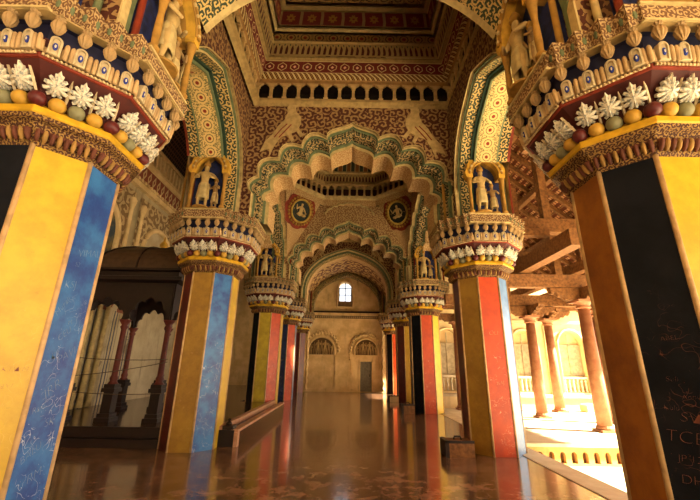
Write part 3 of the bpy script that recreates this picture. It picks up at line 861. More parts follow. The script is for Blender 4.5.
for sx in (-1, 1):
    for sy in (-1, 1):
        A = Vector((sx*1.02+.04, yc2 + sy*HY, 7.72)); B = Vector((sx*XI+.04, yc2 + sy*1.1, 7.72)); C = Vector((sx*(XI)+.04, yc2 + sy*HY, 5.35))
        m = MB(); n_ = 10; rows = []
        for k in range(n_ + 1):
            f = k / n_; a = C.lerp(A, f); b = C.lerp(B, f); row = []
            for j in range(9):
                p = a.lerp(b, j / 8); cc = math.sin(PI * j / 8) * .10 * math.sin(PI * f)
                row.append(p + Vector((sx, sy, 0)).normalized() * cc)
            rows.append(row)
        m.loft(rows, False); struct(m.obj('trim_pendentive', m_sc_pink))
        nrm = (A - C).cross(B - C).normalized()
        if nrm.dot(Vector((-sx, -sy, 0))) < 0: nrm = -nrm
        cen = (A + B) / 2 * .70 + C * .30 + nrm * .02
        yv = -nrm; zv = (Vector((0,0,1)) - nrm * nrm.z).normalized(); xv = yv.cross(zv)
        Mx = Matrix((xv, yv, zv)).transposed().to_4x4(); Mx.translation = cen
        if sy > 0:
            t = thing('roundel', 'gilt roundel with a seated figure on the %s far corner under the dome' % ('right' if sx > 0 else 'left'), 'roundel', group='roundels under the dome')
            t.matrix_world = Mx @ Matrix.Scale(1.18, 4)
            for nm, me in MP: link(nm, me, t)
            o = link('seated_relief', figC, t, (0, -.02, -.52)); o.scale = (.80, .5, .80); o = link('attendant_relief', figB, t, (-.18, -.0, -.30)); o.scale = (.4, .3, .4)
            o = link('attendant_relief', figB, t, (.18, -.0, -.30)); o.scale = (.4, .3, .4)
# little cusped relief above the second cusped arch
m = MB(); cv = [(a * .42, 7.02 + (b - 4.9) * .30) for a, b in full(lobe_half(2.17)) if b > 4.9]
m.tube([(a + .05, YROW[2] - HW - .02, b) for a, b in cv], .03, 6); tag(m.obj('cusped_relief', m_cream, None, True), 'small cusped cream outline relief above the second cusped arch, below the dome gallery', 'relief', None, 'thing')

# pointed vault of the last bay
m = MB(); vz = full(smooth_half(XI + .05, 4.9, 7.2)); m.loft([[(a, YROW[3] + HW, b) for a, b in vz], [(a, YW, b) for a, b in vz]], False)
struct(m.obj('ceiling', M_scroll('vault_scroll', (.50, .33, .12), (.13, .05, .02), 1.6), fix=False))
m = MB(); v2 = full(smooth_half(XI - .25, 4.9, 6.9)); v3 = full(smooth_half(XI + .0, 4.9, 7.15))
m.loft([[(a, YW - .5, b) for a, b in v3], [(a, YW - .5, b) for a, b in v2], [(a, YW, b) for a, b in v2]], False); struct(m.obj('trim_vault_rib', m_sc_leaf, fix=False))
# the wall over the side openings of the camera's bay and the one behind it
for sd in (-1, 1):
    x0, x1 = sorted((sd * XI, sd * (XI + D))); m = MB(); m.box(x0, x1, -6.5, YROW[0] - HW - .2, 5.6, 7.5); struct(m.obj('wall_%s' % ('near_right' if sd > 0 else 'near_left'), m_stone))
# roof slabs that close the hall
m = MB(); m.box(-3.6, 3.6, YROW[0] - HW, YW + .3, 11.6, 11.8); struct(m.obj('roof', m_stone))
for sd in (-1, 1):
    m = MB(); x0, x1 = sorted((sd * XI + sd*.32, sd * (XI + D))); m.box(x0, x1, YROW[0] - HW, YW, 7.75, 11.6); struct(m.obj('wall_%s' % ('upper_right' if sd > 0 else 'upper_left'), m_stone))
m = MB(); m.box(-XI-.3, XI+.3, YROW[0]-HW-.1, YROW[0]-HW, 7.45, 11.6); struct(m.obj('wall_front', m_sc_wall))

# ------------------------------------------------------------------ end wall
WX0, WX1, WZ0, WZ1 = -.52, .28, 5.36, 6.25
loop = [(-7.3, 0), (7.3, 0), (7.3, 11.6), (-7.3, 11.6)]
hole = [(WX0, WZ0), (WX1, WZ0)] + [((WX0+WX1)/2 + .4*math.cos(th), WZ1 + .35*math.sin(th)) for th in [PI*k/10 for k in range(11)]]
door = [(.86, .02), (1.55, .02), (1.55, 1.72), (.86, 1.72)]
m = MB()
for yy, fl in ((YW, False), (YW + .5, True)): m.poly([loop, hole, door], mapf=lambda a, b, yy=yy: (a, yy, b), flip=fl)
for h in (hole, door): m.loft([[(a, YW, b) for a, b in h], [(a, YW + .5, b) for a, b in h]])
struct(m.obj('wall_end', m_stone))
w = bpy.data.objects.new('window_1', None); COL.objects.link(w); w['kind'] = 'structure'
m = MB(); xm = (WX0+WX1)/2
m.box(xm-.025, xm+.025, YW+.2, YW+.25, WZ0, WZ1+.34); m.box(WX0, WX1, YW+.2, YW+.25, 5.78, 5.82); m.box(WX0, WX1, YW+.2, YW+.25, 6.22, 6.26)
m.box(WX0, WX0+.04, YW+.18, YW+.27, WZ0, WZ1); m.box(WX1-.04, WX1, YW+.18, YW+.27, WZ0, WZ1); m.obj('window_frame', m_dwood, w)
m = MB(); m.tube([(WX0-.10, YW-.03, 5.0), (WX0-.10, YW-.03, WZ1)] + [((WX0+WX1)/2 - .5*math.cos(th), YW-.03, WZ1 + .45*math.sin(th)) for th in [PI*k/10 for k in range(11)]] + [(WX1+.10, YW-.03, 5.0)], .05, 6)
m.box(WX0-.12, WX1+.12, YW-.14, YW, 4.92, 5.02); m.box(WX0-.04, WX1+.04, YW-.02, YW+.02, 5.02, WZ0, 1); m.obj('window_surround', [m_stone, plain('brown_panel', (.30, .19, .09))], w)  # plain brown panel below the window opening
d = bpy.data.objects.new('door_1', None); COL.objects.link(d); d['kind'] = 'structure'
m = MB(); m.box(.86, 1.55, YW+.12, YW+.17, .02, 1.72); 
for z in (.45, 1.12): m.box(.92, 1.49, YW+.105, YW+.12, z-.02, z+.02)
m.obj('door_leaf', plain('grey_door', (.19, .18, .14), .5), d)
m = MB(); m.box(.76, .86, YW-.03, YW, 0, 1.82); m.box(1.55, 1.65, YW-.03, YW, 0, 1.82); m.box(.76, 1.65, YW-.03, YW, 1.72, 1.82); m.obj('door_frame', m_stone, d)
m = MB(); m.box(1.42, 1.45, YW+.07, YW+.12, .85, 1.0); m.obj('door_handle', m_black, d)
m = MB(); m.box(-2.7, 2.7, YW-.16, YW, 4.62, 4.72, 1); m.box(-2.7, 2.7, YW-.12, YW, 4.44, 4.62); m.box(-2.7, 2.7, YW-.03, YW, 4.28, 4.44, 1)  # dark strip behind the dentils paints the shade between them
for k in range(44): x = -2.6 + 5.2*k/43; m.box(x-.03, x+.03, YW-.16, YW-.1, 4.30, 4.40)
m.box(-2.7, 2.7, YW-.06, YW, 4.18, 4.28); struct(m.obj('trim_cornice', [m_stone, m_dwood]))
m = MB(); m.box(-2.6, 2.6, YW-.05, YW, 2.02, 2.10)
for x in (-2.55, -.62, .32, 2.1): m.box(x-.04, x+.04, YW-.05, YW, 0, 2.05)
m.box(-2.6, .7, YW-.08, YW, 0, .18); m.box(1.7, 2.6, YW-.08, YW, 0, .18); struct(m.obj('trim_end_wall', m_stone))
def relief_arch(cx, r, label, cusp):
    t = thing('relief_arch', label, 'relief', (cx, YW, 2.1), 0, 'relief arches on the end wall')
    th = [PI*k/28 for k in range(29)]
    m = MB(); m.prism([(r*math.cos(a), r*1.0*math.sin(a) + .25) for a in th] + [(-r, 0), (r, 0)], -.03, -.005); m.obj('shadow_field', plain('relief_shadow', (.13, .075, .03)), t)  # flat plate, its dark colour paints the shade of a sunken arch
    m = MB(); m.tube([(r, -.05, 0)] + [(r*math.cos(a), -.05, r*math.sin(a)+.25) for a in th] + [(-r, -.05, 0)], .06, 8); m.obj('arch_moulding', m_stone, t)
    m = MB(); R2 = r + .24
    for k in range(17):
        a = PI*k/16; m.ell((R2*math.cos(a), -.04, R2*math.sin(a)+.25), (.10, .11, .11), 8, 5)
        m.ell(((R2+.10)*math.cos(a+.08), -.04, (R2+.12)*math.sin(a+.08)+.25), (.05, .05, .07), 8, 5)
    if cusp:
        for s_ in (-1, 1):
            for k in range(4): m.ell((s_*(R2+.03), -.04, .16 - .13*k), (.07, .05, .07), 8, 5)
    m.obj('leaf_border', m_stone, t, True)
    for k in range(7):
        x = (k-3)*r*.27; h = math.sqrt(max(.05, r*r - x*x)) + .18
        o = link('relief_figure', (figA, figB)[k % 2], t, (x, -.06, .0), (0, 0, (k-3)*.12)); s_ = h * (.92 if k % 2 == 0 else .86); o.scale = (s_*.95, s_*.5, s_)
relief_arch(-1.50, .80, 'plaster relief arch full of figures on the left half of the end wall', False)
relief_arch(1.22, .72, 'leafy plaster relief arch full of figures above the doorway on the end wall', True)
# rope-twist pilaster at the end wall
for x in (-2.35, 2.2):
    m = MB()
    m.tube([(x + .03*math.cos(k*.9), YW - .09 + .03*math.sin(k*.9), .1 + 3.9*k/60) for k in range(61)], .07, 8); tag(m.obj('twisted_pilaster', m_stone, None, True), 'twisted plaster pilaster on the end wall at its %s side' % ('left' if x < 0 else 'right'), 'pilaster', None, 'thing')

# ------------------------------------------------------------------ floors
PX, PY, PZ = -2.02, 7.62, .30
m = MB(); m.box(-7.3, 3.22, -6.5, YW, -.3, 0); struct(m.obj('floor', m_floor))
m = MB(); m.box(3.22, 3.62, -6.5, YW, -.3, .012); struct(m.obj('trim_kerb', m_pale))
m = MB(); m.box(-7.3, PX - .42, PY, 12.98, 0, PZ); m.box(-7.3, -3.5, 12.98, YW, 0, PZ); struct(m.obj('floor_platform', mat('platform', lambda c: c.mix(c.noise(c.tc.outputs['Object'], 3.0, 6.0).ss(.3, .7), (.05, .022, .012), (.13, .065, .035)), rough=.14, spec=.6)))
m_pk = mk_stone('pink_granite', (.55, .30, .18), (.36, .17, .09), 6.0, .3, .35)
m = MB(); m.box(PX - .42, PX - .30, PY, 12.98, 0, PZ + .06); m.box(PX - .14, PX, PY, 12.98, PZ - .05, PZ); m.box(PX - .30, PX - .14, PY, 12.98, 0, PZ - .10, 1); m.box(PX - .30, PX - .015, PY + .02, 12.98, 0, PZ - .05, 2); m.box(PX - .07, PX, PY - .02, PY + .12, 0, PZ - .05); m.box(PX - .42, PX - .07, PY - .02, PY + .02, 0, PZ - .01, 1); struct(m.obj('trim_platform_edge', [m_pk, m_dark, mat('platform_side', (.07, .03, .018), rough=.10, spec=.8)]))
m = MB(); m.box(-7.3, -3.4, PY - .04, PY, 0, PZ + .02); m.box(-7.3, -3.4, PY - .22, PY - .04, 0, .14); struct(m.obj('trim_step', m_dwood))

# small blocks by the pillars
def block(x0, x1, y0, y1, h, label, knob=True):
    t = thing('plinth_block', label, 'block', ((x0+x1)/2, (y0+y1)/2, 0), 0, 'low blocks beside the pillars')
    a, b = (x1-x0)/2, (y1-y0)/2
    m = MB(); m.loft([[(-a,-b,0),(a,-b,0),(a,b,0),(-a,b,0)], [(-a,-b,h*.92),(a,-b,h*.92),(a,b,h*.92),(-a,b,h*.92)], [(-a+.02,-b+.02,h),(a-.02,-b+.02,h),(a-.02,b-.02,h),(-a+.02,b-.02,h)]], True, (True, True)); m.obj('body', m_wood if knob else m_stone, t)
    m = MB(); m.box(-a-.015, -a+.05, -b-.015, b+.015, 0, h+.01); m.box(-a-.015, a, -b-.015, -b+.01, h-.03, h+.012); m.obj('dark_edge', m_dwood, t)
    m = MB(); m.tube([(-.06, 0, h), (-.05, 0, h+.05), (.06, 0, h+.05), (.08, 0, h)], .018, 6); m.obj('handle', m_dwood, t)
block(1.80, 2.30, 7.05, 7.42, .25, 'low wooden block with a handle beside the ochre and orange-red pillar')
block(1.90, 2.32, 12.95, 13.35, .28, 'low block with a handle beside the black, orange and yellow pillar')
block(1.90, 2.34, 17.0, 17.4, .26, 'low pale block beside the dark red and bright yellow pillar', False)
m = MB(); m.box(PX - .3, PX - .1, PY - .02, PY + .2, PZ, PZ + .06); m.lathe([(.05, 0), (.06, .03), (.02, .07), (.035, .1), (.01, .12)], 10, (PX - .22, PY + .12, PZ + .06))
tag(m.obj('stone_stub', m_dwood), 'small dark stub on the platform corner beside the ochre, blue and yellow pillar', 'block', None, 'thing')

# ------------------------------------------------------------------ left aisle
XW = -7.2
m = MB(); m.box(XW - .3, XW, -6.5, YW, 0, 8.9); struct(m.obj('wall_left', m_leftwall))
m_net = mat('net_vault', lambda c: (lambda o: c.mix((((o[1]*7.0).fract()-.5).abs().gt(.36)).max((((o[0]+o[2])*4.5).fract()-.5).abs().gt(.36)), (.015, .009, .006), (.11, .055, .028)))(c.obj()))
m = MB(); arc = [(XW + 3.9*(1-math.cos(a))*.98, 8.85 + 2.4*math.sin(a)) for a in [PI/2*k/10 for k in range(11)]]
m.loft([[(a, -2.5, b) for a, b in arc], [(a, YW, b) for a, b in arc]], False); struct(m.obj('ceiling', m_net, fix=False))
m = MB(); m.box(XW, XW+.16, -2.5, YW, 7.15, 7.32); m.box(XW, XW+.30, -2.5, YW, 7.90, 8.05); m.box(XW, XW+.34, -2.5, YW, 8.72, 8.86); m.box(XW, XW+.10, -2.5, YW, 8.05, 8.72, 1)
for k in range(60): y = 4 + k*.2; m.box(XW+.14, XW+.22, y-.05, y+.05, 7.32, 7.42)
m.loft([[(XW+.14, -2.5, 7.42), (XW+.22, -2.5, 7.90)], [(XW+.14, YW, 7.42), (XW+.22, YW, 7.90)]], False, mi=2)
struct(m.obj('trim_left_cornice', [m_stone, m_dark, mat('guilloche', lambda c: (lambda o: c.mix((((o[1]*3.2).fract()-.5).abs()*1.5 + ((o[2]-7.66).abs()*2.2)).lt(.52)*(((o[1]*3.2).fract()-.5).abs()*1.5 + ((o[2]-7.66).abs()*2.2)).gt(.22), (.20, .05, .03), (.50, .36, .18)))(c.obj()))], fix=True))
gal = thing('gallery_railing', 'pale slotted gallery railing high on the left aisle wall', 'railing')
m = MB(); m.box(XW+.2, XW+.28, -2.5, YW, 8.10, 8.16); m.obj('rail', m_stone, gal)
m = MB(); m.box(-.05, .05, -.045, .045, 0, .58); gb = m.mesh('railing_post', m_stone)
for k in range(44): link('railing_post', gb, gal, (XW + .24, 6.0 + k * .25, 8.15))
def wall_arch(y, w_, z0, zs, label, m_in):
    t = thing('wall_arch', label, 'relief', (XW, y, 0), 0, 'arches on the left aisle wall')
    th = [PI*k/24 for k in range(25)]; P = [(w_*math.cos(a), zs + w_*1.05*math.sin(a)) for a in th]
    m = MB(); m.prism([(w_, z0)] + P + [(-w_, z0)], .015, .03, mapf=lambda a, b, dd: (dd, a, b)); m.obj('painted_field', m_in, t)
    m = MB(); m.tube([(.06, w_, z0)] + [(.06, a, b) for a, b in P] + [(.06, -w_, z0)], .09, 8); m.obj('arch_moulding', m_stone, t)
    m = MB(); m.poly([[(w_+.55, z0), (w_+.55, 6.95), (-w_-.55, 6.95), (-w_-.55, z0), (-w_, z0)] + P[::-1] + [(w_, z0)]], mapf=lambda a, b: (.04, a, b)); m.obj('relief_spandrel', M_scroll('wall_relief', (.52, .38, .20), (.24, .15, .07), 2.2, 'yz', strength=1.0, dist=.06), t)
    for s_ in (-1, 1):
        m = MB(); m.lathe([(.10, z0), (.07, z0+.1), (.06, 6.3), (.10, 6.45), (.12, 6.6), (.07, 6.7)], 12, (.08, s_*(w_+.38), 0)); m.obj('engaged_column', m_stone, t, True)
mural = mat('mural_blue', lambda c: c.mix(c.noise(c.tc.outputs['Object'], 1.6, 5.0).ss(.4, .6), (.05, .07, .09), (.22, .17, .07)))
mural2 = mat('mural_tan', lambda c: c.mix(c.noise(c.tc.outputs['Object'], 2.0, 5.0).ss(.4, .6), (.42, .33, .2), (.50, .42, .28)))
wall_arch(9.6, .95, 4.4, 5.2, 'round blind arch with a dark blue painted field high on the left aisle wall', mural)
wall_arch(12.9, .95, 4.4, 5.2, 'tan round blind arch high on the left aisle wall behind the canopy', mural2)
wall_arch(16.2, .95, 4.4, 5.2, 'round blind arch furthest along the left aisle wall', mural2)
# painted lower wall
def fn_low(c):
    o = c.obj(); n = c.noise(c.tc.outputs['Object'], 2.0, 5.0)
    y = o[1] + (n - .5) * .10
    s_ = (y * 1.1).fract(); st = ((y * 7.0).fract() - .5).abs().gt(.30)
    band = (s_ - .5).abs().lt(.22)
    k = c.mix(n.ss(.4, .65), (.50, .42, .27), (.34, .27, .15))
    k = c.mix(band * st * o[2].lt(3.0), k, (.08, .08, .10))
    red = (o[2] - 3.25).abs().lt(.28) * (n.gt(.42)); k = c.mix(red, k, (.22, .07, .035))
    k = c.mix(c.noise(c.tc.outputs['Object'], .9, 4.0).gt(.57) * .6, k, (.12, .08, .05)); return k
m = MB(); m.box(XW, XW + .03, 6.5, 12.3, .3, 4.1); struct(m.obj('trim_painted_dado', mat('painted_dado', fn_low)))
for y in (10.1, 10.45, 10.8):
    m = MB(); m.lathe([(.09, .32), (.07, .5), (.055, 3.4), (.08, 3.5), (.08, 3.62)], 12, (XW + .12, y, 0)); tag(m.obj('engaged_column', m_cream, None, True), 'slender pale half-column on the left aisle wall seen under the canopy, one of three alike', 'column', 'pale half-columns under the canopy', 'thing')

# canopy (pavilion) of dark wood
PAV = thing('wooden_canopy', 'dark wooden canopy with red posts, cusped valance and ribbed roof in the left aisle', 'pavilion', (-5.05, 9.45, PZ))
hx, hy = 1.0, 1.05
m = MB()
for z0_, z1_, a in ((0, .08, .16), (.08, .16, .13), (.16, .58, .10), (.58, .66, .14), (.66, .74, .115)): m.box(-a, a, -a, a, z0_, z1_)
ped = m.mesh('pedestal', m_dwood)
m = MB(); m.lathe([(.11, .74), (.07, .80), (.085, .86), (.062, .92), (.055, 1.9), (.085, 1.96), (.06, 2.0), (.11, 2.08), (.13, 2.12)], 12); pos = m.mesh('post', m_rwood, True)
for x in (-hx, 0, hx):
    for y in (-hy, hy):
        link('pedestal', ped, PAV, (x, y, 0)); link('post', pos, PAV, (x, y, 0))
def valance(w_):
    P = [(-w_/2, 2.12), (-w_/2, 3.02), (w_/2, 3.02), (w_/2, 2.12)]; n = 5; x1 = w_/2 - .06; pts = []
    for k in range(n):
        a0, a1 = PI*k/n, PI*(k+1)/n
        for q in range(6):
            a = a0 + (a1-a0)*q/6; bump = .10*math.sin(PI*q/6)
            pts.append(((x1 - .02 + bump*.5)*math.cos(a)*.95, 2.12 + (.42 + bump)*math.sin(a)))
    m = MB(); m.prism(P + pts, -.03, .03); return m.mesh('valance', m_dwood)
vf, vs = valance(hx), valance(2*hy)
for x in (-hx/2, hx/2):
    for y in (-hy, hy): link('valance', vf, PAV, (x, y, 0))
for x in (-hx, hx): link('valance', vs, PAV, (x, 0, 0), (0, 0, PI/2))
def sq(a, b, z): return [(-a, -b, z), (a, -b, z), (a, b, z), (-a, b, z)]
m = MB(); m.loft([sq(hx+.05, hy+.05, 2.98), sq(hx+.22, hy+.22, 3.02), sq(hx+.24, hy+.24, 3.10), sq(hx+.08, hy+.08, 3.14), sq(hx+.08, hy+.08, 3.24), sq(hx+.16, hy+.16, 3.27), sq(hx+.16, hy+.16, 3.32)], True, (True, True)); m.obj('eave', m_dwood, PAV)
rings = []
for k in range(9):
    a = PI/2*k/8; rings.append(sq(max(.1, (hx+.02)*math.cos(a)**.8), max(.1, (hy+.02)*math.cos(a)**.8), 3.32 + .78*math.sin(a)))
m = MB(); m.loft(rings, True, (True, True)); m.obj('roof_shell', plain('canopy_roof', (.075, .04, .02), .6), PAV)
for sx in (-1, 0, 1):
    for sy in (-1, 1):
        m = MB(); m.tube([(sx*max(.1, (hx+.02)*math.cos(PI/2*k/8)**.8), sy*max(.1, (hy+.02)*math.cos(PI/2*k/8)**.8), 3.33 + .78*math.sin(PI/2*k/8)) for k in range(9)], .025, 6); m.obj('roof_rib', m_dwood, PAV)
m = MB(); m.lathe([(.14, 4.08), (.16, 4.12), (.07, 4.18), (.11, 4.25), (.09, 4.32), (.03, 4.38), (.012, 4.5)], 12); m.obj('finial', plain('gilt', (.62, .36, .05), .4), PAV, True)
for sx in (-1, 1):
    for sy in (-1, 1):
        m = MB(); m.lathe([(.05, 3.3), (.06, 3.34), (.03, 3.4), (.045, 3.46), (.01, 3.56)], 8, (sx*(hx+.1), sy*(hy+.1), 0)); m.obj('corner_finial', m_dwood, PAV, True)
for z, n_ in ((.55, 'lowest'), (.95, 'middle'), (1.25, 'highest')):
    m = MB(); m.tube([(x, 8.30, PZ + z + .08*((x + 5.4)/1.5)**2 + (.12 if z == .95 else -.04)*(x+5.4)) for x in [-6.9 + .5*k for k in range(7)]], .008, 5)
    tag(m.obj('barrier_rope', plain('rope', (.12, .08, .05))), 'thin barrier rope in front of the dark canopy, %s of three' % n_, 'rope', 'barrier ropes', 'thing')

# ------------------------------------------------------------------ courtyard side
m = MB(); m.box(3.62, 16, 8.5, 15.8, -.6, 0); struct(m.obj('ground_terrace', m_ground))
m = MB(); m.box(3.62, 16, 15.8, 24, -.6, -.01); struct(m.obj('ground_back', m_ground))
m = MB(); m.box(3.62, 30, -12, 8.5, -.7, -.42); m.box(16, 30, 8.5, 24, -.7, -.42); struct(m.obj('ground', m_ground))
m = MB(); m.box(-8, 3.62, -14, -6.5, -.7, -.1); struct(m.obj('ground_front', m_ground))
pl = thing('terrace_plinth', 'low ochre plinth with a row of small dark arches at the courtyard terrace edge', 'plinth')
loops = [[(3.63, -.42), (12, -.42), (12, -.05), (3.63, -.05)]]
hs = []
for k in range(34):
    x = 3.85 + .235*k
    hs.append([(x-.06, -.37), (x+.06, -.37)] + [(x + .06*math.cos(a), -.22 + .07*math.sin(a)) for a in [PI*q/6 for q in range(7)]])
m = MB(); m.poly(loops + hs, mapf=lambda a, b: (a, 8.38, b))
for h in hs: m.loft([[(a, 8.38, b) for a, b in h], [(a, 8.49, b) for a, b in h]])
m.obj('pierced_face', m_brick, pl, fix=False)
m = MB(); m.box(3.63, 12, 8.495, 8.50, -.42, -.05); m.obj('dark_backing', plain('plinth_shade', (.16, .07, .02)), pl)  # dark sheet stands in for the shade inside the small arches
m = MB(); m.box(3.63, 12, 8.30, 8.52, -.05, .015); m.obj('coping', m_pale, pl)
# added roof slab beyond the court wall, shades the far bays from sun
m = MB(); m.box(3.42, 10.6, 15.9, 23.3, 6.7, 6.9); struct(m.obj('roof', m_wood))
# court wall with arched openings
YC = 15.5
wl = [(3.7, 0), (15.5, 0), (15.5, 6.6), (3.7, 6.6)]
cxs = [4.25, 5.9, 7.45, 9.4, 11.3, 13.2]
hol = [[(x-.52, .58), (x+.52, .58)] + [(x + .52*math.cos(a), 2.45 + .56*math.sin(a)) for a in [PI*q/10 for q in range(11)]] for x in cxs]
m = MB(); m.poly([wl] + hol, mapf=lambda a, b: (a, YC, b))
for h in hol: m.loft([[(a, YC, b) for a, b in h], [(a, YC + .35, b) for a, b in h]])
m.box(3.7, 15.5, YC + .34, YC + .4, 0, 6.6); m.box(3.7, 15.5, YC-.10, YC, 3.3, 3.42); m.box(3.7, 15.5, YC-.16, YC, 3.9, 4.05)
for x in (5.08, 6.68, 8.42, 10.35, 12.25): m.box(x-.1, x+.1, YC-.08, YC, 0, 3.3)
struct(m.obj('wall_court', m_court, fix=False))
m = MB(); m.lathe([(.05, 0), (.05, .05), (.03, .1), (.045, .22), (.025, .36), (.05, .42), (.05, .48)], 8); sp = m.mesh('baluster', m_pale, True)
shut = plain('shutter', (.50, .40, .26))
for n_, x in enumerate(cxs):
    t = bpy.data.objects.new('window_%d' % (n_ + 2), None); COL.objects.link(t); t['kind'] = 'structure'
    m = MB(); m.box(x-.52, x+.52, YC+.02, YC+.12, 1.10, 1.18); m.obj('window_sill', m_pale, t)
    m = MB(); m.box(x-.50, x+.50, YC+.24, YC+.28, 1.2, 2.45); m.box(x-.02, x+.02, YC+.2, YC+.24, 1.2, 2.9); m.box(x-.5, x+.5, YC+.2, YC+.24, 2.4, 2.46)
    for q in range(12): m.box(x-.46, x+.46, YC+.225, YC+.245, 1.26+q*.095, 1.30+q*.095)
    m.obj('window_shutter', shut, t)
    for q in range(6): link('window_baluster', sp, t, (x - .42 + .168*q, YC + .08, .60))
    m = MB(); m.tube([(x+.56, YC-.03, .6), (x+.56, YC-.03, 2.45)] + [(x + .56*math.cos(a), YC-.03, 2.45 + .62*math.sin(a)) for a in [PI*q/12 for q in range(13)]] + [(x-.56, YC-.03, .6)], .05, 6); m.obj('window_surround', m_court, t, True)
m = MB(); m.box(3.7, 15.5, 14.9, YC, 0, .42); m.box(3.7, 15.5, 14.82, YC, .42, .5, 1); struct(m.obj('trim_court_bench', [m_court, m_pale]))
for n_, (x, y, s_) in enumerate(((8.9, 14.2, .42), (9.75, 14.35, .6))):
    m = MB(); m.loft([[(x-s_*.4, y-.2, 0), (x+s_*.4, y-.2, 0), (x+s_*.4, y+.25, 0), (x-s_*.4, y+.25, 0)], [(x-s_*.4, y-.2, s_*.6), (x+s_*.4, y-.2, s_*.7), (x+s_*.36, y+.25, s_*.7), (x-s_*.4, y+.25, s_*.6)]], True, (True, True))
    tag(m.obj('masonry_block', m_court), 'pale masonry block on the sunlit terrace, the %s one' % ('lower' if n_ == 0 else 'taller'), 'block', 'masonry blocks on the terrace', 'thing')
# stone columns of the portico
m_col = mk_stone('terracotta_column', (.42, .19, .09), (.30, .11, .05), 5.0, .2, .6)
def portico_column(x, y, h, label):
    t = thing('portico_column', label, 'column', (x, y, 0), 0, 'round columns of the portico')
    m = MB(); m.box(-.21, .21, -.21, .21, 0, .06); m.lathe([(.2, .06), (.21, .10), (.18, .15)], 16); m.obj('base', m_col, t)
    m = MB(); m.lathe([(.175, .15), (.17, 1.2), (.145, h - .22)], 20); m.obj('shaft', m_col, t, True)
    m = MB(); m.lathe([(.15, h-.24), (.19, h-.22), (.19, h-.19), (.16, h-.17), (.20, h-.10), (.24, h-.06)], 16); m.box(-.25, .25, -.25, .25, h-.06, h); m.obj('capital', m_col, t)
    prof = [(.2, 0), (.36, .0), (.40, .05), (.50, .05), (.56, .12), (.68, .12), (.74, .20), (.86, .20), (.90, .27), (.90, .32), (0, .32), (0, 0)]
    for k in range(4):
        a = k * PI/2; m = MB(); m.prism([(p, q) for p, q in prof], -.09, .09, mapf=lambda a_, b_, dd, a=a: (a_*math.cos(a) - dd*math.sin(a), a_*math.sin(a) + dd*math.cos(a), h + b_))
        for q in range(3):
            c0 = (.44 + .19*q); m.ell((c0*math.cos(a), c0*math.sin(a), h + .04 + .075*q), (.07, .07, .05), 8, 5)
        m.obj('carved_bracket', m_wood, t)
portico_column(6.57, 9.94, 3.32, 'terracotta round column nearest to the dark foreground pillar on the terrace')
portico_column(6.28, 12.43, 3.20, 'slim terracotta round column nearest to the ochre and orange-red pillar on the terrace')
portico_column(7.95, 11.45, 3.32, 'terracotta round column half hidden beside the thickest column on the terrace')
portico_column(7.80, 14.10, 3.32, 'short-looking terracotta round column in front of the court wall')
portico_column(4.35, 14.4, 3.2, 'terracotta round column seen between the two orange painted pillars')
# timber roof
rf = thing('timber_roof', 'open timber portico roof with rafters, posts and brackets over the courtyard terrace', 'roof')
def beam(x0, x1, y0, y1, z0, z1, nm='beam'): m = MB(); m.box(x0, x1, y0, y1, z0, z1); return m.obj(nm, m_wood, rf)
for y, za in ((9.94, 3.66), (12.43, 3.55), (14.1, 3.66)): beam(3.42, 9.6, y-.13, y+.13, za, za+.36, 'tie_beam')
beam(6.30, 6.56, 5.0, 14.75, 4.02, 4.30, 'long_beam'); beam(4.86, 5.16, 7.35, 14.3, 4.06, 4.44, 'long_beam'); beam(7.75, 8.05, 5.0, 14.75, 4.02, 4.30, 'long_beam')
beam(3.42, 6.9, 8.5, 8.76, 4.80, 5.16, 'collar_beam'); beam(3.42, 5.0, 8.3, 8.5, 4.62, 4.80, 'collar_board'); beam(3.42, 7.0, 11.3, 11.55, 4.85, 5.15, 'collar_beam'); beam(3.42, 7.2, 6.0, 6.2, 5.55, 5.8, 'collar_beam')
for x, y, a, b in ((5.15, 8.63, 5.16, 7.3), (4.3, 11.4, 4.0, 4.85), (5.0, 9.94, 4.4, 6.8), (6.0, 9.94, 4.0, 5.6), (4.2, 9.94, 4.0, 5.4), (5.6, 12.43, 3.9, 6.0), (6.8, 9.94, 4.0, 5.5), (4.0, 8.63, 5.16, 7.6), (6.2, 8.63, 4.4, 4.8)):
    beam(x-.1, x+.1, y-.1, y+.1, a, b, 'roof_post')
zr = lambda x: 8.9 - (x - 3.42) * .80
def slope(x0, x1, y0, y1, t0, t1, nm, m_):
    m = MB(); P = []
    for y in (y0, y1): P.append([(x0, y, zr(x0)+t0), (x1, y, zr(x1)+t0), (x1, y, zr(x1)+t1), (x0, y, zr(x0)+t1)])
    m.loft(P, True, (True, True)); return m.obj(nm, m_, rf)
for k in range(41): y = -6.2 + k*.52; slope(3.42, 9.9, y-.05, y+.05, -.16, 0, 'rafter', m_wood)
def fn_tile(c):
    o = c.obj(); a = (o[0] * 6.2).fract(); b = (o[1] * 9.0 + (o[0] * 6.2).floor() * .5).fract()
    k = c.mix(a.lt(.45), (.13, .03, .010), (.62, .32, .14)); k = c.mix(((b - .5).abs().gt(.36)) * a.lt(.45), k, (.10, .025, .01)); return [k, a]
slope(3.42, 9.9, -6.5, 15.3, 0, .08, 'tiled_underside', mat('tile_underside', fn_tile, strength=.8, dist=.05))
for k in range(27):
    x = 3.6 + k*.235; m = MB(); m.box(x-.02, x+.02, -6.4, 15.2, zr(x)-.03, zr(x)+.005); m.obj('batten', m_wood, rf)
for x in (4.6, 5.8, 7.0, 8.2): m = MB(); m.box(x-.08, x+.08, -6.4, 15.2, zr(x)-.36, zr(x)-.17); m.obj('purlin', m_wood, rf)

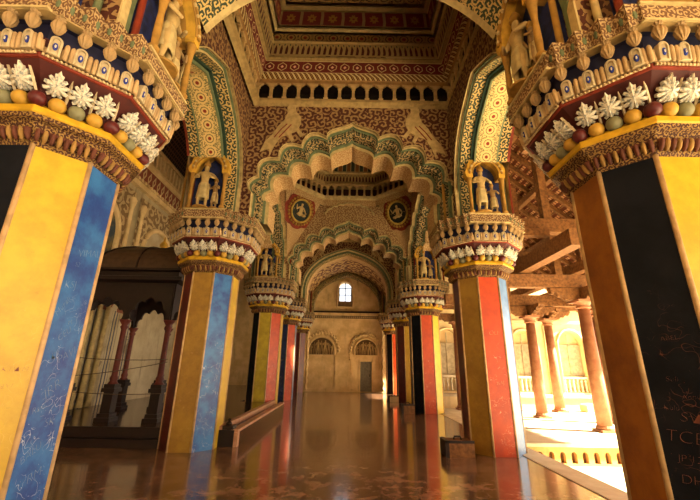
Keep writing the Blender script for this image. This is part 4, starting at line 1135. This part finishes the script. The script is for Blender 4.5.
# ------------------------------------------------------------------ scratched writing on the paint
def scrawl(px, py, i, z, tt, txt, size, col, rot=0.0, label=None):
    cu = bpy.data.curves.new('t', 'FONT'); cu.body = txt; cu.size = size; cu.extrude = .0006; cu.offset = -.0035*size/.09; cu.align_x = 'CENTER'; cu.shear = .15
    o = bpy.data.objects.new('t', cu); COL.objects.link(o); dg = bpy.context.evaluated_depsgraph_get(); me = bpy.data.meshes.new_from_object(o.evaluated_get(dg)); bpy.data.objects.remove(o)
    me.materials.clear(); me.materials.append(plain('scratch_%s' % col, {'pale': (.30, .38, .50), 'rust': (.30, .10, .06), 'tan': (.60, .45, .2)}[col]))
    t = [p for p in pillars if abs(p.location.x - px) < .2 and abs(p.location.y - py) < .2][0]
    g = link('scratched_writing', me, t); g.matrix_local = on_side(i, .5065, tt, z) @ Matrix.Rotation(PI/2, 4, 'X') @ Matrix.Rotation(rot, 4, 'Z')
# left pillar blue side = side 7 (normal 0), yellow = side 6
for z, tt, s_, txt, r in ((2.42, .12, .10, 'VIMAL', .25), (2.30, -.15, .06, 'S2', .1), (2.10, -.2, .10, 'KSJ', .15), (1.93, -.22, .075, 'Murali', 1.0), (1.80, .05, .06, 'M', .4), (1.70, .0, .08, 'CEU', .7), (1.52, -.12, .08, 'KS', .3), (1.52, .2, .10, 'PAVI', .5), (1.25, .05, .12, 'JRR', .6), (1.12, -.2, .07, 'Rani', .3), (1.0, .15, .09, 'SK', .2), (.80, -.1, .08, 'BALU', .5), (.62, .1, .10, 'RM', .3)):
    scrawl(XL, YROW[0], 7, z, tt, txt, s_, 'pale', r)
for z, tt, s_, txt, r in ((1.42, .2, .05, 'KTWM', 0), (1.30, .1, .07, 'Ravi', .1)): scrawl(XL, YROW[0], 6, z, tt, txt, s_, 'rust', r)
# right pillar black side = side 4 (normal 225)
for z, tt, s_, txt, r in ((1.42, -.1, .055, 'Seli', 0), (1.30, .1, .05, 'Annu', .1), (1.22, -.2, .05, 'Kulu', 0), (1.14, .05, .10, 'SW', -.1), (1.0, -.02, .12, 'TCEM', -.05), (.88, -.12, .065, 'JP 12', 0), (.74, .0, .085, 'DHIRA', 0), (.58, .15, .08, 'VG', 0), (.48, .1, .08, 'GURU', 0), (1.72, 0, .05, 'ABEL', .1)):
    scrawl(XP, YROW[0], 4, z, tt, txt, s_, 'rust', r)
scrawl(XP, YROW[1], 5, 2.1, .0, 'OU', .12, 'tan', 0); scrawl(XP, YROW[1], 5, 1.2, .1, 'RAJ', .09, 'tan', .2)

# ------------------------------------------------------------------ light
w = bpy.data.worlds.new('sky'); sc.world = w; w.use_nodes = True; nt = w.node_tree; bg = nt.nodes['Background']
c = Ctx(nt); gx = c.sep(c.tc.outputs['Generated'])
k = c.mix(gx[1].ss(-.2, .9), (1.0, .80, .55), (.90, .93, 1.0))
lf = gx[0].ss(-.1, .9) * 8.5 + gx[1].ss(.2, .9) * 1.5 + .45
nt.links.new(k, bg.inputs[0]); nt.links.new(lf.k, bg.inputs[1])
s = bpy.data.lights.new('sun', 'SUN'); s.energy = 66; s.angle = .03; s.color = (1, .88, .62)
so = bpy.data.objects.new('sun', s); COL.objects.link(so)
so.rotation_euler = Vector((-.86, .20, -.62)).to_track_quat('-Z', 'Y').to_euler()

# ------------------------------------------------------------------ camera
F, PITCH, YAW, ROLL = 360.0, .310, .0051, -.0153
cd = bpy.data.cameras.new('camera'); cd.sensor_width = 36; cd.lens = 36 * F / 700; cd.clip_end = 200
co = bpy.data.objects.new('camera', cd); COL.objects.link(co)
co.matrix_world = Matrix.Translation((.023, 0, 1.5)) @ Matrix.Rotation(-YAW, 4, 'Z') @ Matrix.Rotation(PI/2 + PITCH, 4, 'X') @ Matrix.Rotation(-ROLL, 4, 'Z')
sc.camera = co
sc.view_settings.view_transform = 'Standard'; sc.view_settings.look = 'None'; sc.view_settings.gamma = 1
sc.view_settings.exposure = -0.27
sc.cycles.max_bounces = 8; sc.cycles.diffuse_bounces = 3; sc.cycles.glossy_bounces = 4
sc.cycles.sample_clamp_indirect = 6
sc.cycles.use_denoising = True
